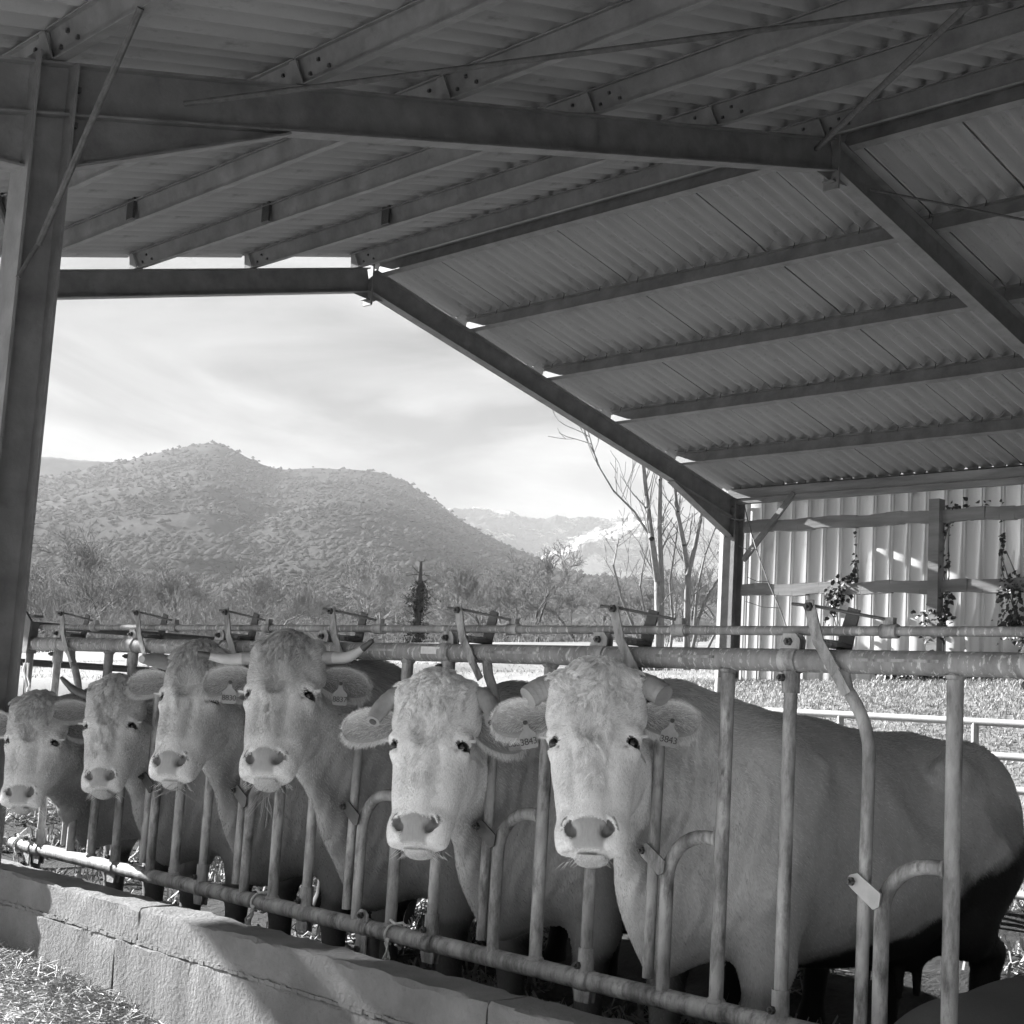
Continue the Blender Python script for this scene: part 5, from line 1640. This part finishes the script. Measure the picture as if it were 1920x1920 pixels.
# winter grass on the bank and the near pasture
def grass():
    r = np.random.default_rng(9); n = 80000
    x = r.uniform(5.6, 26, n); y = r.uniform(1.5, 34, n)
    keep = (x > 6.6) & ~((x > XW - .1) & (x < XW + .5) & (y < YF + .2))
    f = r.random(n) < np.exp(-((x - 6) + np.clip(y - 12, 0, 99)) / 26)
    x, y = x[keep & f], y[keep & f]
    x = np.concatenate([x, r.uniform(6.4, XW - .1, 72000)]); y = np.concatenate([y, r.uniform(3.5, 13.2, 72000)]); n = len(x)
    z = ground_z(x, y); a = r.uniform(0, 6.28, n); L = r.uniform(.025, .085, n); W = .0025 + .0035 * r.random(n)
    lean = r.uniform(.2, 1.2, n)
    d = np.stack([np.cos(a) * lean, np.sin(a) * lean, np.ones(n)], 1); d /= np.linalg.norm(d, axis=1, keepdims=True)
    s_ = np.stack([-np.sin(a), np.cos(a), np.zeros(n)], 1)
    P = np.stack([x, y, z - .01], 1)
    dr = np.stack([np.cos(a), np.sin(a), np.full(n, -.3)], 1)
    V = np.stack([P - s_ * W[:, None], P + s_ * W[:, None], P + d * (L * .6)[:, None] + s_ * (W * .8)[:, None], P + d * (L * .6)[:, None] - s_ * (W * .8)[:, None], P + d * L[:, None] + dr * (L * .25)[:, None]], 1).reshape(-1, 3)
    b = np.arange(n)[:, None] * 5
    o = place('grass', np_mesh('grass', V, [b + np.array([[0, 1, 2, 3]]), b + np.array([[3, 2, 4]])], M['grass'], False))
    tag(o, 'short pale winter grass on the bank and pasture behind the barn', 'grass', kind='stuff')
grass()
# ================================================================ gates and other things in the pen
def gate(name, label, x, y0, y1, zs, r, posts, m='gate', axis='y', group=None):
    t = empty(name, (x, (y0 + y1) / 2, 0) if axis == 'y' else ((y0 + y1) / 2, x, 0), label, 'gate', group)
    P = (lambda v, z: (x, v, z)) if axis == 'y' else (lambda v, z: (v, x, z))
    for z in zs:
        mb = MB(); mb.tube([P(y0, z), P(y1, z)], r, 12); mb.build('rail', M[m], t, 60)
    for v in posts:
        mb = MB(); mb.tube([P(v, min(zs) - .03), P(v, max(zs) + .0)], r * .95, 12); mb.build('stile', M[m], t, 60)
    return t
g1 = gate('tubular_gate', 'pale tubular steel gate in front of the grass bank behind the nearest cow', 5.0, 2.6, 6.6, [1.342, 1.142, .944, .738, .53, .33], .024, [2.62, 3.75, 4.72, 5.70, 6.58])
mb = MB(); mb.tube([(5.0, 6.72, 0), (5.0, 6.72, 1.56)], .04, 14); mb.build('gate_post', M['gate'], g1, 60)
gate('rear_gate', 'dark tubular gate closing the far end of the pen', 11.9, .1, 5.2, [1.72, 1.40, 1.08, .76], .03, [.12, 1.8, 3.5, 5.18], 'galv_dark', 'x')
# hay hanging from mouths
def wisp(label, c, n, seed, L=.07):
    r = np.random.default_rng(seed); t = empty('hay_wisp', tuple(c), label, 'hay')
    mb = MB()
    for k in range(n):
        q = Vector(c) + Vector(r.normal(0, .012, 3)); P = [q.copy()]; d = Vector((r.normal(-.2, .5), r.normal(-.2, .5), -1)).normalized()
        for i in range(4):
            d = (d + Vector(r.normal(0, .25, 3))).normalized(); q = q + d * L / 4 * r.uniform(.5, 1.4); P.append(q.copy())
        mb.tube(P, .0009, 4)
    tag(mb.build('stalks', M['straw'], t, 60), kind='stuff')
def headpt(i, x, y, z):
    c = COWS[i]; B = head_basis(np.array(c['H']), rad(c.get('yaw', 0)), rad(c.get('tau', 20)), rad(c.get('roll', 0)))
    return np.array(c['H']) + B @ (np.array([x, y, z]) * c['hs'])
wisp('wisp of hay hanging from the mouth of the wide-horned cow', headpt(2, .02, -.02, -.365), 9, 1, .11)
wisp('few hay stalks caught under the chin of the thick-horned cow', headpt(3, .03, -.04, -.37), 7, 2, .10)
# lying animal whose back shows at the lower right
def lying_calf():
    G = SDF((-.1, 1.75, 0), (2.5, 2.85, .75), .012)
    G.ell((.95, 2.24, .26), (.66, .27, .29), .05)
    G.ell((.50, 2.22, .27), (.34, .25, .26), .08); G.ell((1.40, 2.25, .27), (.36, .27, .27), .08)
    G.cone((1.55, 2.25, .38), (1.85, 2.3, .46), .14, .10, .08); G.ell((2.02, 2.33, .42), (.19, .09, .09), .05)
    for (a, b) in (((.6, 2.0, .1), (.95, 1.88, .06)), ((1.5, 2.0, .12), (1.1, 1.86, .06)), ((.6, 2.5, .1), (1.0, 2.62, .06)), ((1.5, 2.5, .12), (1.15, 2.62, .06))):
        G.cone(a, b, .10, .05, .06)
    V, T, Q = G.mesh(0.0)
    t = empty('lying_calf', (.95, 2.24, 0), 'dark calf lying on the bedding, its back showing below the near bars', 'calf')
    me = np_mesh('body', V, [T, Q] if len(T) else [Q], M['coat'], True, attrs={'tint': np.full(len(V), .16, np.float32)})
    place('body', me, t)
    mb = MB(); mb.plate([(-.05, 0), (.05, 0), (.07, .07), (0, .11), (-.07, .07)], (1.88, 2.24, .50), (1, 0, .3), (-.2, -.6, .5), .012); mb.build('ear', M['coat'], t, 60)
lying_calf()

# ================================================================ haze over the valley
def haze():
    mb = MB(); mb.box((1500, 3500, 240), (15000, 11000, 620))
    m = bpy.data.materials.new('valley_haze'); m.use_nodes = True
    n, l = m.node_tree.nodes, m.node_tree.links
    n.remove(n['Principled BSDF'])
    v = n.new('ShaderNodeVolumePrincipled'); v.inputs['Color'].default_value = (.96, .96, .96, 1)
    v.inputs['Density'].default_value = HAZE_D; v.inputs['Anisotropy'].default_value = 0.0
    l.new(v.outputs[0], n['Material Output'].inputs['Volume'])
    o = mb.build('haze', m, None, 0)
    tag(o, 'thin winter haze filling the valley air', 'haze', kind='stuff')
HAZE_D = .000095
haze()
